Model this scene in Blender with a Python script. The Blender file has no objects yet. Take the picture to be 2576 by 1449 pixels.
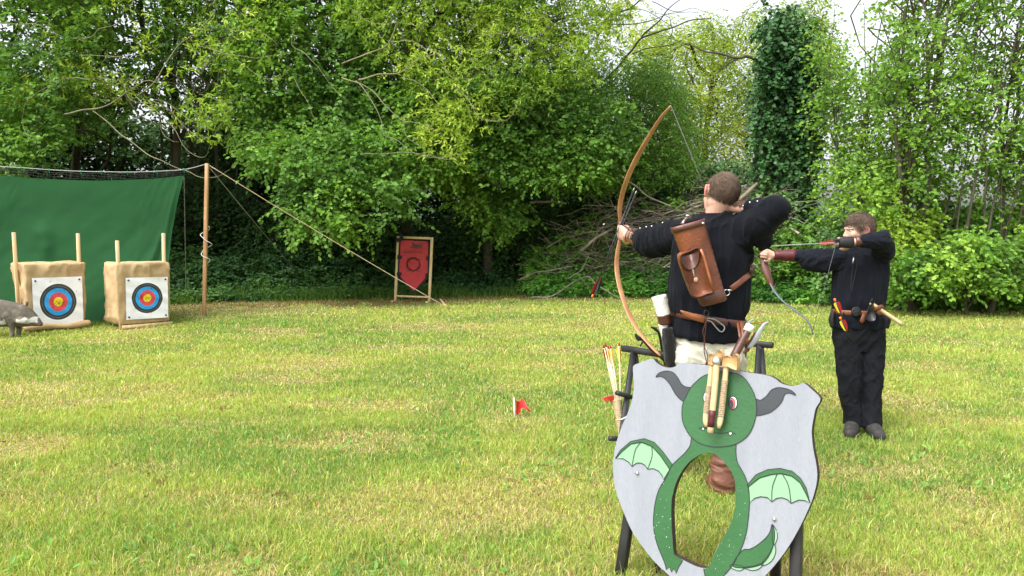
import bpy, math, random
import numpy as np
from mathutils import Vector, Matrix
from mathutils.geometry import tessellate_polygon
random.seed(7)
rng = np.random.default_rng(11)
S = bpy.context.scene
COL = S.collection
# ------------------------------------------------------------ camera
F_PX, CX, CY = 1946.0, 1288.0, 724.5        # pinhole of the photograph, measured on a 2576 x 1449 copy
CAM_H = 1.53
PITCH = math.atan((CY - 565.0) / F_PX)
cam_d = bpy.data.cameras.new("camera"); cam = bpy.data.objects.new("camera", cam_d); COL.objects.link(cam)
cam.location = (0, 0, CAM_H); cam.rotation_euler = (math.radians(90) - PITCH, 0, 0)
cam_d.sensor_width = 36.0; cam_d.lens = 36.0 * F_PX / 2576.0
cam_d.clip_start = 0.05; cam_d.clip_end = 3000
S.camera = cam
# ------------------------------------------------------------ light
SUN_EL, SUN_AZ = math.radians(57), math.radians(-135)   # azimuth from +Y clockwise: left and behind the camera
w = bpy.data.worlds.new("World"); S.world = w; w.use_nodes = True
nt = w.node_tree; nt.nodes.clear()
sky = nt.nodes.new('ShaderNodeTexSky'); sky.sky_type = 'NISHITA'; sky.sun_disc = False
sky.sun_elevation = SUN_EL; sky.sun_rotation = SUN_AZ
sky.air_density = 1.0; sky.dust_density = 4.0; sky.ozone_density = 1.0
hs = nt.nodes.new('ShaderNodeHueSaturation'); hs.inputs['Saturation'].default_value = 0.22; hs.inputs['Value'].default_value = 1.0
bg = nt.nodes.new('ShaderNodeBackground'); bg.inputs['Strength'].default_value = 0.15
wo = nt.nodes.new('ShaderNodeOutputWorld')
nt.links.new(sky.outputs[0], hs.inputs['Color']); nt.links.new(hs.outputs[0], bg.inputs[0]); nt.links.new(bg.outputs[0], wo.inputs[0])
sd = bpy.data.lights.new("sun", 'SUN'); sd.energy = 1.35; sd.angle = math.radians(40); sd.color = (1.0, 0.95, 0.88)
so = bpy.data.objects.new("sun", sd); COL.objects.link(so)
sdir = Vector((math.sin(SUN_AZ) * math.cos(SUN_EL), math.cos(SUN_AZ) * math.cos(SUN_EL), math.sin(SUN_EL)))
so.rotation_euler = sdir.to_track_quat('Z', 'Y').to_euler(); so.location = (-6, -6, 12)
S.view_settings.view_transform = 'Standard'; S.view_settings.look = 'None'
S.view_settings.exposure = 1.28; S.view_settings.gamma = 1.0
S.cycles.max_bounces = 6; S.cycles.diffuse_bounces = 3; S.cycles.transmission_bounces = 3; S.cycles.glossy_bounces = 2
S.cycles.transparent_max_bounces = 4

# ------------------------------------------------------------ geometry helpers
_c, _s = math.cos(PITCH), math.sin(PITCH)
def at(px, py, Y):
    """the world point at forward distance Y that the photograph shows at (px, py)"""
    rx, ru = (px - CX) / F_PX, (CY - py) / F_PX
    dy, dz = _c + _s * ru, -_s + _c * ru
    t = Y / dy
    return np.array([rx * t, Y, CAM_H + dz * t])
def gp(px, py, z=0.0):
    rx, ru = (px - CX) / F_PX, (CY - py) / F_PX
    dy, dz = _c + _s * ru, -_s + _c * ru
    t = (z - CAM_H) / dz
    return np.array([rx * t, dy * t, z])
def V3(*a): return np.array(a, float)
def nrm(v):
    v = np.asarray(v, float); return v / (np.linalg.norm(v) + 1e-12)
def nrmr(a): return a / (np.linalg.norm(a, axis=1, keepdims=True) + 1e-9)

def _h(i, j, k, seed):
    n = (i * 374761393 + j * 668265263 + k * 2147483647 + seed * 144269) & 0xffffffff
    n = ((n ^ (n >> 13)) * 1274126177) & 0xffffffff
    return ((n ^ (n >> 16)) & 0xffff) / 65535.0
def noise(p, seed=0):
    p = np.atleast_2d(np.asarray(p, float)); f = np.floor(p).astype(np.int64); t = p - f; t = t * t * (3 - 2 * t)
    r = 0
    for a in (0, 1):
        for b in (0, 1):
            for c in (0, 1):
                wgt = (t[:, 0] if a else 1 - t[:, 0]) * (t[:, 1] if b else 1 - t[:, 1]) * (t[:, 2] if c else 1 - t[:, 2])
                r = r + wgt * _h(f[:, 0] + a, f[:, 1] + b, f[:, 2] + c, seed)
    return r
def fbm(p, seed=0, o=3):
    p = np.asarray(p, float); r = 0; a = 0.5; tot = 0
    for i in range(o):
        r = r + a * noise(p * (2 ** i), seed + i * 17); tot += a; a *= 0.5
    return r / tot

# ------------------------------------------------------------ object helpers
OFF = {}
def props(o, label=None, cat=None, group=None, kind=None):
    if label: o['label'] = label
    if cat: o['category'] = cat
    if group: o['group'] = group
    if kind: o['kind'] = kind
    return o
def thing(name, label, cat, loc=(0, 0, 0), group=None):
    o = bpy.data.objects.new(name, None); COL.objects.link(o); o.location = loc; o.empty_display_size = 0.2
    OFF[o.name] = np.array(loc, float)
    return props(o, label, cat, group)
def mk(name, geo, mat, parent=None, label=None, cat=None, group=None, kind=None, smooth=True, col=None, fm=None, loc=None):
    """geo = (verts, faces) in world coordinates"""
    Vt, F = geo; Vt = np.asarray(Vt, float)
    if parent is not None: off = OFF[parent.name]
    elif loc is not None: off = np.array(loc, float)
    else:
        off = np.array([(Vt[:, 0].min() + Vt[:, 0].max()) / 2, (Vt[:, 1].min() + Vt[:, 1].max()) / 2, Vt[:, 2].min()])
    me = bpy.data.meshes.new(name)
    if isinstance(F, np.ndarray):
        n, k = F.shape
        me.vertices.add(len(Vt)); me.vertices.foreach_set('co', (Vt - off).astype(np.float32).ravel())
        me.loops.add(n * k); me.loops.foreach_set('vertex_index', F.astype(np.int32).ravel())
        me.polygons.add(n); me.polygons.foreach_set('loop_start', np.arange(0, n * k, k, dtype=np.int32))
        me.update(calc_edges=True)
    else:
        me.from_pydata((Vt - off).tolist(), [], [tuple(int(i) for i in f) for f in F])
    if col is not None:
        a = me.color_attributes.new('col', 'FLOAT_COLOR', 'POINT')
        c4 = np.ones((len(Vt), 4), np.float32); c4[:, :3] = col; a.data.foreach_set('color', c4.ravel())
    for m_ in (mat if isinstance(mat, (list, tuple)) else [mat]): me.materials.append(m_)
    if fm is not None: me.polygons.foreach_set('material_index', np.asarray(fm, np.int32))
    if smooth: me.polygons.foreach_set('use_smooth', np.ones(len(me.polygons), bool))
    me.update()
    o = bpy.data.objects.new(name, me); COL.objects.link(o)
    if parent is not None: o.parent = parent
    else: o.location = off
    OFF[o.name] = off
    return props(o, label, cat, group, kind)
def jn(gs):
    Vs, Fs, n = [], [], 0
    for g in gs:
        v, f = g; Vs.append(np.asarray(v, float))
        Fs += [tuple(int(i) + n for i in q) for q in f]; n += len(v)
    return np.vstack(Vs), Fs
def frames(P):
    P = np.asarray(P, float); T = np.gradient(P, axis=0); T = nrmr(T)
    u = nrm(np.cross(T[0], [0.13, 0.31, 0.94] if abs(T[0][2]) < 0.9 else [1, 0.1, 0])); U = []
    for t in T:
        u = nrm(u - t * np.dot(u, t)); U.append(u)
    U = np.array(U); return T, U, np.cross(T, U)
def tube(P, R, sides=8, cap=True, flat=1.0, up=None):
    """tube along P with radius R (scalar or per point); flat squeezes it along the second axis"""
    P = np.asarray(P, float); n = len(P); R = np.broadcast_to(np.asarray(R, float), (n,))
    FL = np.broadcast_to(np.asarray(flat, float), (n,))
    T, U, W = frames(P)
    if up is not None:
        up = np.asarray(up, float); U = nrmr(np.cross(T, np.broadcast_to(up, T.shape))); W = np.cross(T, U)
    a = np.linspace(0, 2 * math.pi, sides, endpoint=False)
    V = (P[:, None, :] + R[:, None, None] * (np.cos(a)[None, :, None] * U[:, None, :] + (np.sin(a)[None, :] * FL[:, None])[:, :, None] * W[:, None, :])).reshape(-1, 3)
    F = []
    for i in range(n - 1):
        for j in range(sides):
            k = (j + 1) % sides; F.append((i * sides + j, i * sides + k, (i + 1) * sides + k, (i + 1) * sides + j))
    if cap:
        F.append(tuple(range(sides))[::-1]); F.append(tuple((n - 1) * sides + j for j in range(sides)))
    return V, F
def spline(P, n=16):
    P = np.asarray(P, float); m = len(P); Q = np.vstack([2 * P[0] - P[1], P, 2 * P[-1] - P[-2]]); out = []
    for s in np.linspace(0, m - 1 - 1e-9, n):
        i = int(s); t = s - i; a, b, c, d = Q[i], Q[i + 1], Q[i + 2], Q[i + 3]
        out.append(0.5 * ((2 * b) + (c - a) * t + (2 * a - 5 * b + 4 * c - d) * t * t + (3 * b - a - 3 * c + d) * t ** 3))
    return np.array(out)
def ispl(vals, n): return spline(np.array([[v, 0, 0] for v in vals], float), n)[:, 0]
def capsule(P, R, sides=14, flat=1.0, up=None, end=True):
    """tube with rounded ends"""
    P = np.asarray(P, float); n = len(P); R = np.array(np.broadcast_to(np.asarray(R, float), (n,)))
    if end:
        t0 = nrm(P[0] - P[1]); t1 = nrm(P[-1] - P[-2]); A, B, ra, rb = [], [], [], []
        for q in (0.98, 0.85, 0.55): A.append(P[0] + t0 * R[0] * q * 0.9); ra.append(R[0] * math.sqrt(1 - q * q))
        for q in (0.55, 0.85, 0.98): B.append(P[-1] + t1 * R[-1] * q * 0.9); rb.append(R[-1] * math.sqrt(1 - q * q))
        P = np.vstack([A, P, B]); R = np.concatenate([ra, R, rb])
        FL = np.broadcast_to(np.asarray(flat, float), (n,)); flat = np.concatenate([[FL[0]] * 3, FL, [FL[-1]] * 3])
    return tube(P, R, sides, True, flat, up)
def loft(rings, cap=True):
    rings = [np.asarray(r, float) for r in rings]; s = len(rings[0]); V = np.vstack(rings); F = []
    for i in range(len(rings) - 1):
        for j in range(s):
            k = (j + 1) % s; F.append((i * s + j, i * s + k, (i + 1) * s + k, (i + 1) * s + j))
    if cap: F.append(tuple(range(s))[::-1]); F.append(tuple((len(rings) - 1) * s + j for j in range(s)))
    return V, F
def ering(c, ax, ay, rx, ry, n=24, p=2.3):
    a = np.linspace(0, 2 * math.pi, n, endpoint=False); ca, sa = np.cos(a), np.sin(a)
    x = np.sign(ca) * np.abs(ca) ** (2 / p) * rx; y = np.sign(sa) * np.abs(sa) ** (2 / p) * ry
    return np.asarray(c) + x[:, None] * np.asarray(ax) + y[:, None] * np.asarray(ay)
def ellipsoid(c, r, n=16, m=10, R=None):
    V, F = [], []
    for i in range(1, m):
        th = math.pi * i / m
        for j in range(n):
            ph = 2 * math.pi * j / n; V.append([r[0] * math.sin(th) * math.cos(ph), r[1] * math.sin(th) * math.sin(ph), r[2] * math.cos(th)])
    for i in range(m - 2):
        for j in range(n):
            k = (j + 1) % n; F.append((i * n + j, (i + 1) * n + j, (i + 1) * n + k, i * n + k))
    V += [[0, 0, r[2]], [0, 0, -r[2]]]; t = len(V) - 2
    for j in range(n):
        k = (j + 1) % n; F.append((t, j, k)); F.append((t + 1, (m - 2) * n + k, (m - 2) * n + j))
    V = np.array(V, float)
    if R is not None: V = V @ np.asarray(R, float).T
    return V + np.asarray(c), F
def beam(p0, p1, wd, hd, up=(0, 0, 1), bev=0.12, nseg=1):
    """square timber from p0 to p1 with chamfered edges"""
    p0, p1 = np.asarray(p0, float), np.asarray(p1, float); t = nrm(p1 - p0); s = nrm(np.cross(t, up)); u = np.cross(s, t)
    b = min(wd, hd) * bev; a, c = wd / 2, hd / 2
    pr = [(a, -c + b), (a, c - b), (a - b, c), (-a + b, c), (-a, c - b), (-a, -c + b), (-a + b, -c), (a - b, -c)]
    R = []
    L = np.linalg.norm(p1 - p0)
    for q, sh in ((0, b), (b / L, 0), *[(i / nseg, 0) for i in range(1, nseg)], (1 - b / L, 0), (1, b)):
        R.append([p0 + (p1 - p0) * q + s * (x * (1 - sh / a)) + u * (y * (1 - sh / c)) for x, y in pr])
    return loft(R)
def rotm(axis, ang): return np.array(Matrix.Rotation(ang, 3, Vector(axis)))
def remesh(geos, voxel, smooth=2, fac=0.5):
    Vt, F = jn(geos); me = bpy.data.meshes.new('tmp'); me.from_pydata(Vt.tolist(), [], F)
    o = bpy.data.objects.new('tmp', me); COL.objects.link(o)
    m = o.modifiers.new('r', 'REMESH'); m.mode = 'VOXEL'; m.voxel_size = voxel
    if smooth:
        s_ = o.modifiers.new('s', 'SMOOTH'); s_.iterations = smooth; s_.factor = fac
    dg = bpy.context.evaluated_depsgraph_get(); dg.update(); ev = o.evaluated_get(dg).to_mesh()
    n = len(ev.vertices); A = np.empty(n * 3, np.float32); ev.vertices.foreach_get('co', A)
    NN = np.empty(n * 3, np.float32); ev.vertices.foreach_get('normal', NN)
    m_ = len(ev.polygons); L = np.empty(len(ev.loops), np.int32); ev.loops.foreach_get('vertex_index', L)
    tot = np.empty(m_, np.int32); ev.polygons.foreach_get('loop_total', tot)
    assert (tot == 4).all(); Fq = L.reshape(-1, 4).copy()
    o.evaluated_get(dg).to_mesh_clear(); bpy.data.objects.remove(o); bpy.data.meshes.remove(me)
    return A.reshape(-1, 3).astype(float), Fq, NN.reshape(-1, 3).astype(float)

# ------------------------------------------------------------ materials
def mat(name, color=(0.5, 0.5, 0.5), rough=0.7, metal=0.0, var=0.0, vscale=6.0, bump=0.0, bscale=40.0, col2=None,
        stretch=None, attr=False, spec=0.5, trans=0.0, sheen=0.0, coords='Object', detail=4.0, coat=0.0):
    m = bpy.data.materials.new(name); m.use_nodes = True; n = m.node_tree; N = n.nodes; L = n.links
    b = N['Principled BSDF']; b.inputs['Roughness'].default_value = rough; b.inputs['Metallic'].default_value = metal
    b.inputs['Specular IOR Level'].default_value = spec; b.inputs['Base Color'].default_value = (*color, 1)
    if sheen: b.inputs['Sheen Weight'].default_value = sheen; b.inputs['Sheen Roughness'].default_value = 0.5
    if coat: b.inputs['Coat Weight'].default_value = coat; b.inputs['Coat Roughness'].default_value = 0.25
    tc = N.new('ShaderNodeTexCoord'); src = tc.outputs[coords]
    if stretch is not None:
        mp = N.new('ShaderNodeMapping'); mp.inputs['Scale'].default_value = stretch; L.new(src, mp.inputs[0]); src = mp.outputs[0]
    cs = None
    if attr:
        at_ = N.new('ShaderNodeVertexColor'); at_.layer_name = 'col'; cs = at_.outputs[0]
    if var or col2 is not None:
        nz = N.new('ShaderNodeTexNoise'); nz.inputs['Scale'].default_value = vscale; nz.inputs['Detail'].default_value = detail
        nz.inputs['Roughness'].default_value = 0.6; L.new(src, nz.inputs['Vector'])
        rp = N.new('ShaderNodeValToRGB'); rp.color_ramp.elements[0].position = 0.32; rp.color_ramp.elements[1].position = 0.68
        L.new(nz.outputs[0], rp.inputs[0])
        if attr:
            rp.color_ramp.elements[0].color = (1 - var, 1 - var, 1 - var, 1); rp.color_ramp.elements[1].color = (1 + var,) * 3 + (1,)
            mx = N.new('ShaderNodeMix'); mx.data_type = 'RGBA'; mx.blend_type = 'MULTIPLY'; mx.inputs[0].default_value = 1
            L.new(cs, mx.inputs[6]); L.new(rp.outputs[0], mx.inputs[7]); cs = mx.outputs[2]
        else:
            c2 = col2 if col2 is not None else tuple(min(1, c * (1 + var)) for c in color)
            c1 = color if col2 is not None else tuple(c * (1 - var) for c in color)
            rp.color_ramp.elements[0].color = (*c1, 1); rp.color_ramp.elements[1].color = (*c2, 1); cs = rp.outputs[0]
    if cs is not None: L.new(cs, b.inputs['Base Color'])
    if bump:
        n2 = N.new('ShaderNodeTexNoise'); n2.inputs['Scale'].default_value = bscale; n2.inputs['Detail'].default_value = 5
        L.new(src, n2.inputs['Vector']); bp = N.new('ShaderNodeBump'); bp.inputs['Strength'].default_value = min(1, bump); bp.inputs['Distance'].default_value = 0.01
        L.new(n2.outputs[0], bp.inputs['Height']); L.new(bp.outputs[0], b.inputs['Normal'])
    if trans:
        tr = N.new('ShaderNodeBsdfTranslucent'); ms = N.new('ShaderNodeMixShader'); ms.inputs[0].default_value = trans
        out = N['Material Output']
        if cs is not None:
            # light coming through a leaf is yellower than light reflected by it
            mt = N.new('ShaderNodeMix'); mt.data_type = 'RGBA'; mt.blend_type = 'MULTIPLY'; mt.inputs[0].default_value = 1
            L.new(cs, mt.inputs[6]); mt.inputs[7].default_value = (1.35, 1.3, 0.6, 1); L.new(mt.outputs[2], tr.inputs[0])
        else: tr.inputs[0].default_value = (*color, 1)
        L.new(b.outputs[0], ms.inputs[1]); L.new(tr.outputs[0], ms.inputs[2]); L.new(ms.outputs[0], out.inputs[0])
    return m
M = {}
M['leaf'] = mat('leaf', rough=0.5, attr=True, trans=0.42, spec=0.28)
M['ivy'] = mat('ivy_leaf', rough=0.45, attr=True, trans=0.12, spec=0.3)
M['shade'] = mat('dull_leaf', rough=0.7, attr=True, trans=0.15, spec=0.12)  # duller copy of the leaf, standing in for gloom under the trees
M['grass'] = mat('grass_blade', rough=0.6, attr=True, trans=0.35, spec=0.25)
M['bark'] = mat('bark', (0.05, 0.04, 0.028), 0.95, var=0.5, vscale=9, bump=0.8, bscale=30, col2=(0.11, 0.10, 0.065), stretch=(1, 1, 0.25))
M['twig'] = mat('pale_twig', (0.11, 0.11, 0.055), 0.85, col2=(0.24, 0.23, 0.13), vscale=3, bump=0.3)
M['deadwood'] = mat('dead_wood', (0.065, 0.05, 0.037), 0.9, col2=(0.40, 0.34, 0.26), vscale=3.5, bump=0.5)
# ------------------------------------------------------------ ground
def hedge_y(x):
    """forward distance at which the mown grass ends and the undergrowth begins"""
    return np.interp(x, [-14, -7, -4, 0, 3, 6, 9, 14], [14.3, 14.6, 15.6, 16.4, 16.2, 14.6, 13.6, 13.0])
def gz(x, y):
    x = np.asarray(x, float); y = np.asarray(y, float); h = hedge_y(x)
    p = np.stack([x * 0.35, y * 0.35, 0 * x], -1).reshape(-1, 3)
    bumpy = (noise(p, 3).reshape(x.shape) - 0.5) * 0.03
    k = np.clip((y - h - 0.3) / 5.0, 0, 1); k = k * k * (3 - 2 * k)
    bank = 1.25 * k * np.interp(x, [-14, 3, 6, 8, 14], [1, 1, 0.5, 0.25, 0.25]) * np.clip(1 - (y - h - 14) / 10, 0, 1)
    return bumpy * np.clip((y - 2) / 3, 0, 1) * np.clip((40 - y) / 20, 0, 1) + bank
xs = np.concatenate([-np.geomspace(900, 16, 22), np.linspace(-15, 15, 76), np.geomspace(16, 900, 22)])
ys = np.concatenate([-np.geomspace(300, 4, 12), np.linspace(-3, 32, 88), np.geomspace(33, 1800, 26)])
X, Y = np.meshgrid(xs, ys); Z = gz(X, Y); nx, ny = len(xs), len(ys)
i, j = np.meshgrid(np.arange(nx - 1), np.arange(ny - 1)); a = (j * nx + i).ravel()
m = bpy.data.materials.new('soil_and_thatch'); m.use_nodes = True; N = m.node_tree.nodes; L = m.node_tree.links
b = N['Principled BSDF']; b.inputs['Roughness'].default_value = 0.95; b.inputs['Specular IOR Level'].default_value = 0.1
tc = N.new('ShaderNodeTexCoord'); n1 = N.new('ShaderNodeTexNoise'); n1.inputs['Scale'].default_value = 1.3; n1.inputs['Detail'].default_value = 8; n1.inputs['Roughness'].default_value = 0.7
n2 = N.new('ShaderNodeTexNoise'); n2.inputs['Scale'].default_value = 45; n2.inputs['Detail'].default_value = 4
L.new(tc.outputs['Object'], n1.inputs['Vector']); L.new(tc.outputs['Object'], n2.inputs['Vector'])
ad = N.new('ShaderNodeMath'); ad.operation = 'MULTIPLY_ADD'; ad.inputs[1].default_value = 0.5; L.new(n2.outputs[0], ad.inputs[0])
sc_ = N.new('ShaderNodeMath'); sc_.operation = 'MULTIPLY'; sc_.inputs[1].default_value = 0.5; L.new(n1.outputs[0], sc_.inputs[0]); L.new(sc_.outputs[0], ad.inputs[2])
rp = N.new('ShaderNodeValToRGB'); e = rp.color_ramp.elements; e[0].position = 0.38; e[0].color = (0.13, 0.11, 0.05, 1); e[1].position = 0.62; e[1].color = (0.26, 0.29, 0.09, 1)
k = rp.color_ramp.elements.new(0.5); k.color = (0.22, 0.20, 0.09, 1)
L.new(ad.outputs[0], rp.inputs[0])
bp = N.new('ShaderNodeBump'); bp.inputs['Strength'].default_value = 0.6; bp.inputs['Distance'].default_value = 0.02; L.new(n2.outputs[0], bp.inputs['Height']); L.new(bp.outputs[0], b.inputs['Normal'])
# the ground under the trees is dark brown; far fields are green again
geo_n = N.new('ShaderNodeNewGeometry'); sp = N.new('ShaderNodeSeparateXYZ'); L.new(geo_n.outputs['Position'], sp.inputs[0])
mr = N.new('ShaderNodeMapRange'); mr.inputs[1].default_value = 30; mr.inputs[2].default_value = 45; L.new(sp.outputs['Y'], mr.inputs[0])
mxx = N.new('ShaderNodeMix'); mxx.data_type = 'RGBA'; L.new(mr.outputs[0], mxx.inputs[0]); L.new(rp.outputs[0], mxx.inputs[6]); mxx.inputs[7].default_value = (0.27, 0.32, 0.09, 1)
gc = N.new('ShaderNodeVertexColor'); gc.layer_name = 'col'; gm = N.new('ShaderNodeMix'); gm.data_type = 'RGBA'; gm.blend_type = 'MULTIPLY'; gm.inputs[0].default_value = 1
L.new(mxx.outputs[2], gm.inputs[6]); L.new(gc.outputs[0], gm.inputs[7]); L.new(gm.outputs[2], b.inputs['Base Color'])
wf = np.clip((Y - hedge_y(X) + .2) / .5, 0, 1) * (Y < 32)          # ground colour darkened to brown under the trees
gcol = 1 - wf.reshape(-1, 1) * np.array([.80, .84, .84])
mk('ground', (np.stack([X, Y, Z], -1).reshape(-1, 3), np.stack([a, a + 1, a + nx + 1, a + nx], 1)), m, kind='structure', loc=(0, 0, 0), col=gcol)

# ------------------------------------------------------------ mown grass: single blades
def blades(x, y, hgt, wid, lean, colr, seed=0):
    n = len(x); r = np.random.default_rng(seed); z = gz(x, y)
    az = r.uniform(0, 2 * np.pi, n); face = r.uniform(0, 2 * np.pi, n)
    d = np.stack([np.cos(az), np.sin(az), 0 * az], 1); s = np.stack([np.cos(face), np.sin(face), 0 * az], 1)
    base = np.stack([x, y, z - 0.004], 1); up = np.array([0, 0, 1.0])
    l1 = (lean * 0.35)[:, None]; mid = base + up * (hgt * 0.55)[:, None] * np.sqrt(np.clip(1 - l1 * l1, .1, 1)) + d * (hgt * 0.55)[:, None] * l1
    l2 = np.clip(lean, 0, 0.97)[:, None]; tip = mid + up * (hgt * 0.5)[:, None] * np.sqrt(1 - l2 * l2) + d * (hgt * 0.5)[:, None] * l2
    hw = (wid / 2)[:, None]
    V = np.stack([base - s * hw, base + s * hw, mid + s * hw * 0.85, mid - s * hw * 0.85, tip], 1).reshape(-1, 3)
    k = np.arange(n)[:, None] * 5
    F = np.concatenate([k + [0, 1, 2], k + [0, 2, 3], k + [3, 2, 4]], 0)
    return V, F, np.repeat(colr, 5, axis=0)
def lawn_points(y0, y1, dens, seed):
    r = np.random.default_rng(seed); hw = lambda yy: yy * 0.70 + 0.7
    A = (y1 - y0) * (hw(y0) + hw(y1)); n = int(A * dens)
    y = r.uniform(y0, y1, n * 2); x = r.uniform(-hw(y1), hw(y1), n * 2); ok = np.abs(x) < hw(y); x, y = x[ok][:n], y[ok][:n]
    return x, y
def lawn_attrs(x, y, r):
    p = np.stack([x, y, 0 * x], 1)
    pat = fbm(p * [0.55, 0.8, 1], 5, 3); fine = noise(p * [3.2, 3.6, 1], 9); tuft = noise(p * [7, 7, 1], 21)
    dry = np.clip((fbm(p * [0.9, 1.7, 1], 31, 4) - 0.52) * 4, 0, 1)          # straw-coloured patches
    for cx, cy, rx, ry, s_ in ((1020, 876, 1.1, .35, 1), (1470, 884, .9, .35, 1), (200, 1010, .6, .3, .7), (1040, 830, 1.0, .3, .8), (500, 1000, .6, .3, .6),
                           (620, 1440, .35, .25, .9), (2480, 1290, .5, .5, .7), (2520, 1330, .4, .4, .7), (330, 1180, .4, .2, .5), (1450, 1300, .3, .3, .6)):
        g = gp(cx, cy); dry = np.maximum(dry, s_ * np.clip(1.4 - ((x - g[0]) / rx) ** 2 - ((y - g[1]) / ry) ** 2 - 0.8 * fine, 0, 1))
    c_green = np.array([0.17, 0.34, 0.06]); c_lime = np.array([0.37, 0.50, 0.095]); c_yel = np.array([0.60, 0.61, 0.16]); c_straw = np.array([0.72, 0.60, 0.32]); c_brown = np.array([0.30, 0.18, 0.08])
    mow = .16 * np.sin((y + x * .12) * 2 * np.pi / 1.9 + .6 * noise(p * .7, 4)); lush = np.clip((noise(p * [1.6, 2.4, 1], 66) - .62) * 4, 0, 1)
    u = r.random(len(x)); q = np.clip(0.45 + mow - .5 * lush + (pat - 0.5) * 2.8 + (fine - 0.5) * 1.0 + (u - 0.5) * 0.7, 0, 1)[:, None]
    col = c_green * (1 - q) + c_lime * q
    yy = (r.random(len(x)) < 0.24 + 0.3 * dry + 0.3 * np.clip(pat - 0.45, 0, 1))[:, None]; col = np.where(yy, c_yel * r.uniform(.7, 1.05, (len(x), 1)), col)
    st = (r.random(len(x)) < 0.10 + 0.36 * dry)[:, None]; col = np.where(st, c_straw * r.uniform(.6, 1.05, (len(x), 1)), col)
    br = (r.random(len(x)) < 0.02 + 0.07 * dry + 0.25 * np.clip(tuft - .75, 0, 1))[:, None]; col = np.where(br, c_brown * r.uniform(.7, 1.3, (len(x), 1)), col)
    col = col * r.uniform(0.68, 1.28, (len(x), 1))
    for cx, cy, s_ in ((560, 1030, .05), (404, 1221, .035), (1950, 862, .06), (2190, 1262, .03), (700, 1250, .03), (960, 1120, .03)):
        g = gp(cx, cy); q = ((x - g[0]) / (s_ * 1.5)) ** 2 + ((y - g[1]) / s_) ** 2 < r.uniform(.2, 1.3, len(x)); col[q] = c_brown * r.uniform(.3, 1.1, (int(q.sum()), 1))
    # worn litter at the edge of the trees
    ew = np.interp(x, [-8, -5.5, -1.5, 0, 3], [1.1, 2.9, 2.4, 1.5, 1.1]); e = np.clip(1 - (hedge_y(x) - y) / ew, 0, 1) * (r.random(len(x)) < 0.75); col = np.where(e[:, None] > 0.25 + .5 * fine[:, None], c_brown * r.uniform(.5, 1.3, (len(x), 1)), col)
    h = (0.020 + 0.022 * r.random(len(x)) + 0.030 * np.clip(tuft - 0.5, 0, 1) + 0.018 * (fine - .4)) * (1 - 0.35 * dry)
    ln = np.clip(r.normal(0.78, 0.28, len(x)) + 0.3 * dry, 0.05, 0.97)
    return h, ln, col
def lawn():
    r = np.random.default_rng(77); VV, FF, CC, n = [], [], [], 0
    for s, (y0, y1, dens, wd, hs) in enumerate(((2.2, 3.1, 4000, .005, 1.2), (3.1, 4.4, 17000, .0036, 1.25), (4.4, 6.2, 11500, .0044, 1.15), (6.2, 9, 5600, .0062, 1.1), (9, 12.5, 2700, .009, 1.1), (12.5, 17.2, 1500, .013, 1.1))):
        x, y = lawn_points(y0, y1, dens, 100 + s); ok = y < hedge_y(x) + 0.4; x, y = x[ok], y[ok]
        h, ln, c = lawn_attrs(x, y, r); w_ = wd * r.uniform(.6, 1.5, len(x))
        thin = (hedge_y(x) - y < np.interp(x, [-8, -5.5, -1.5, 0, 3], [1.0, 2.2, 1.8, 1.2, 1.0])) & (r.random(len(x)) < 0.55); x, y, h, ln, c, w_ = [q[~thin] for q in (x, y, h, ln, c, w_)]
        long_ = r.random(len(x)) < 0.04; h = np.where(long_, h * 1.8, h)
        V, F, C = blades(x, y, h * hs, w_, ln, c, 200 + s); VV.append(V); FF.append(F + n); CC.append(C); n += len(V)
    mk('lawn_grass', (np.vstack(VV), np.vstack(FF)), M['grass'], kind='stuff', col=np.vstack(CC), smooth=False,
       label='short mown lawn grass, yellow green with straw coloured patches, covering the field', cat='grass', loc=(0, 0, 0))
lawn()
# ------------------------------------------------------------ foliage
def leaves(P, D, Nn, Lg, Wd, kind='broad'):
    """P base points, D directions, Nn normals; returns verts, faces, verts per leaf"""
    S_ = nrmr(np.cross(D, Nn)); Nn = np.cross(S_, D); Lg = Lg[:, None]; Wd = Wd[:, None]
    if kind == 'broad':
        V = np.stack([P, P + D * Lg * .22 + S_ * Wd * .42 + Nn * Wd * .10, P + D * Lg * .62 + S_ * Wd * .44 + Nn * Wd * .06, P + D * Lg - Nn * Lg * .12,
                      P + D * Lg * .62 - S_ * Wd * .44 + Nn * Wd * .06, P + D * Lg * .22 - S_ * Wd * .42 + Nn * Wd * .10], 1)
        f = np.array([[0, 1, 2], [0, 2, 3], [0, 3, 4], [0, 4, 5]]); k = 6
    else:
        V = np.stack([P, P + D * Lg * .45 + S_ * Wd * .5 + Nn * Wd * .12, P + D * Lg - Nn * Lg * .1, P + D * Lg * .45 - S_ * Wd * .5 + Nn * Wd * .12], 1)
        f = np.array([[0, 1, 2], [0, 2, 3]]); k = 4
    n = len(P); F = (np.arange(n)[:, None, None] * k + f[None]).reshape(-1, 3)
    return V.reshape(-1, 3), F, k
def inpoly(px, py, poly):
    r = np.zeros(len(px), bool); n = len(poly); j = n - 1
    for i in range(n):
        xi, yi = poly[i]; xj, yj = poly[j]
        c = ((yi > py) != (yj > py)) & (px < (xj - xi) * (py - yi) / (yj - yi + 1e-9) + xi); r ^= c; j = i
    return r
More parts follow.
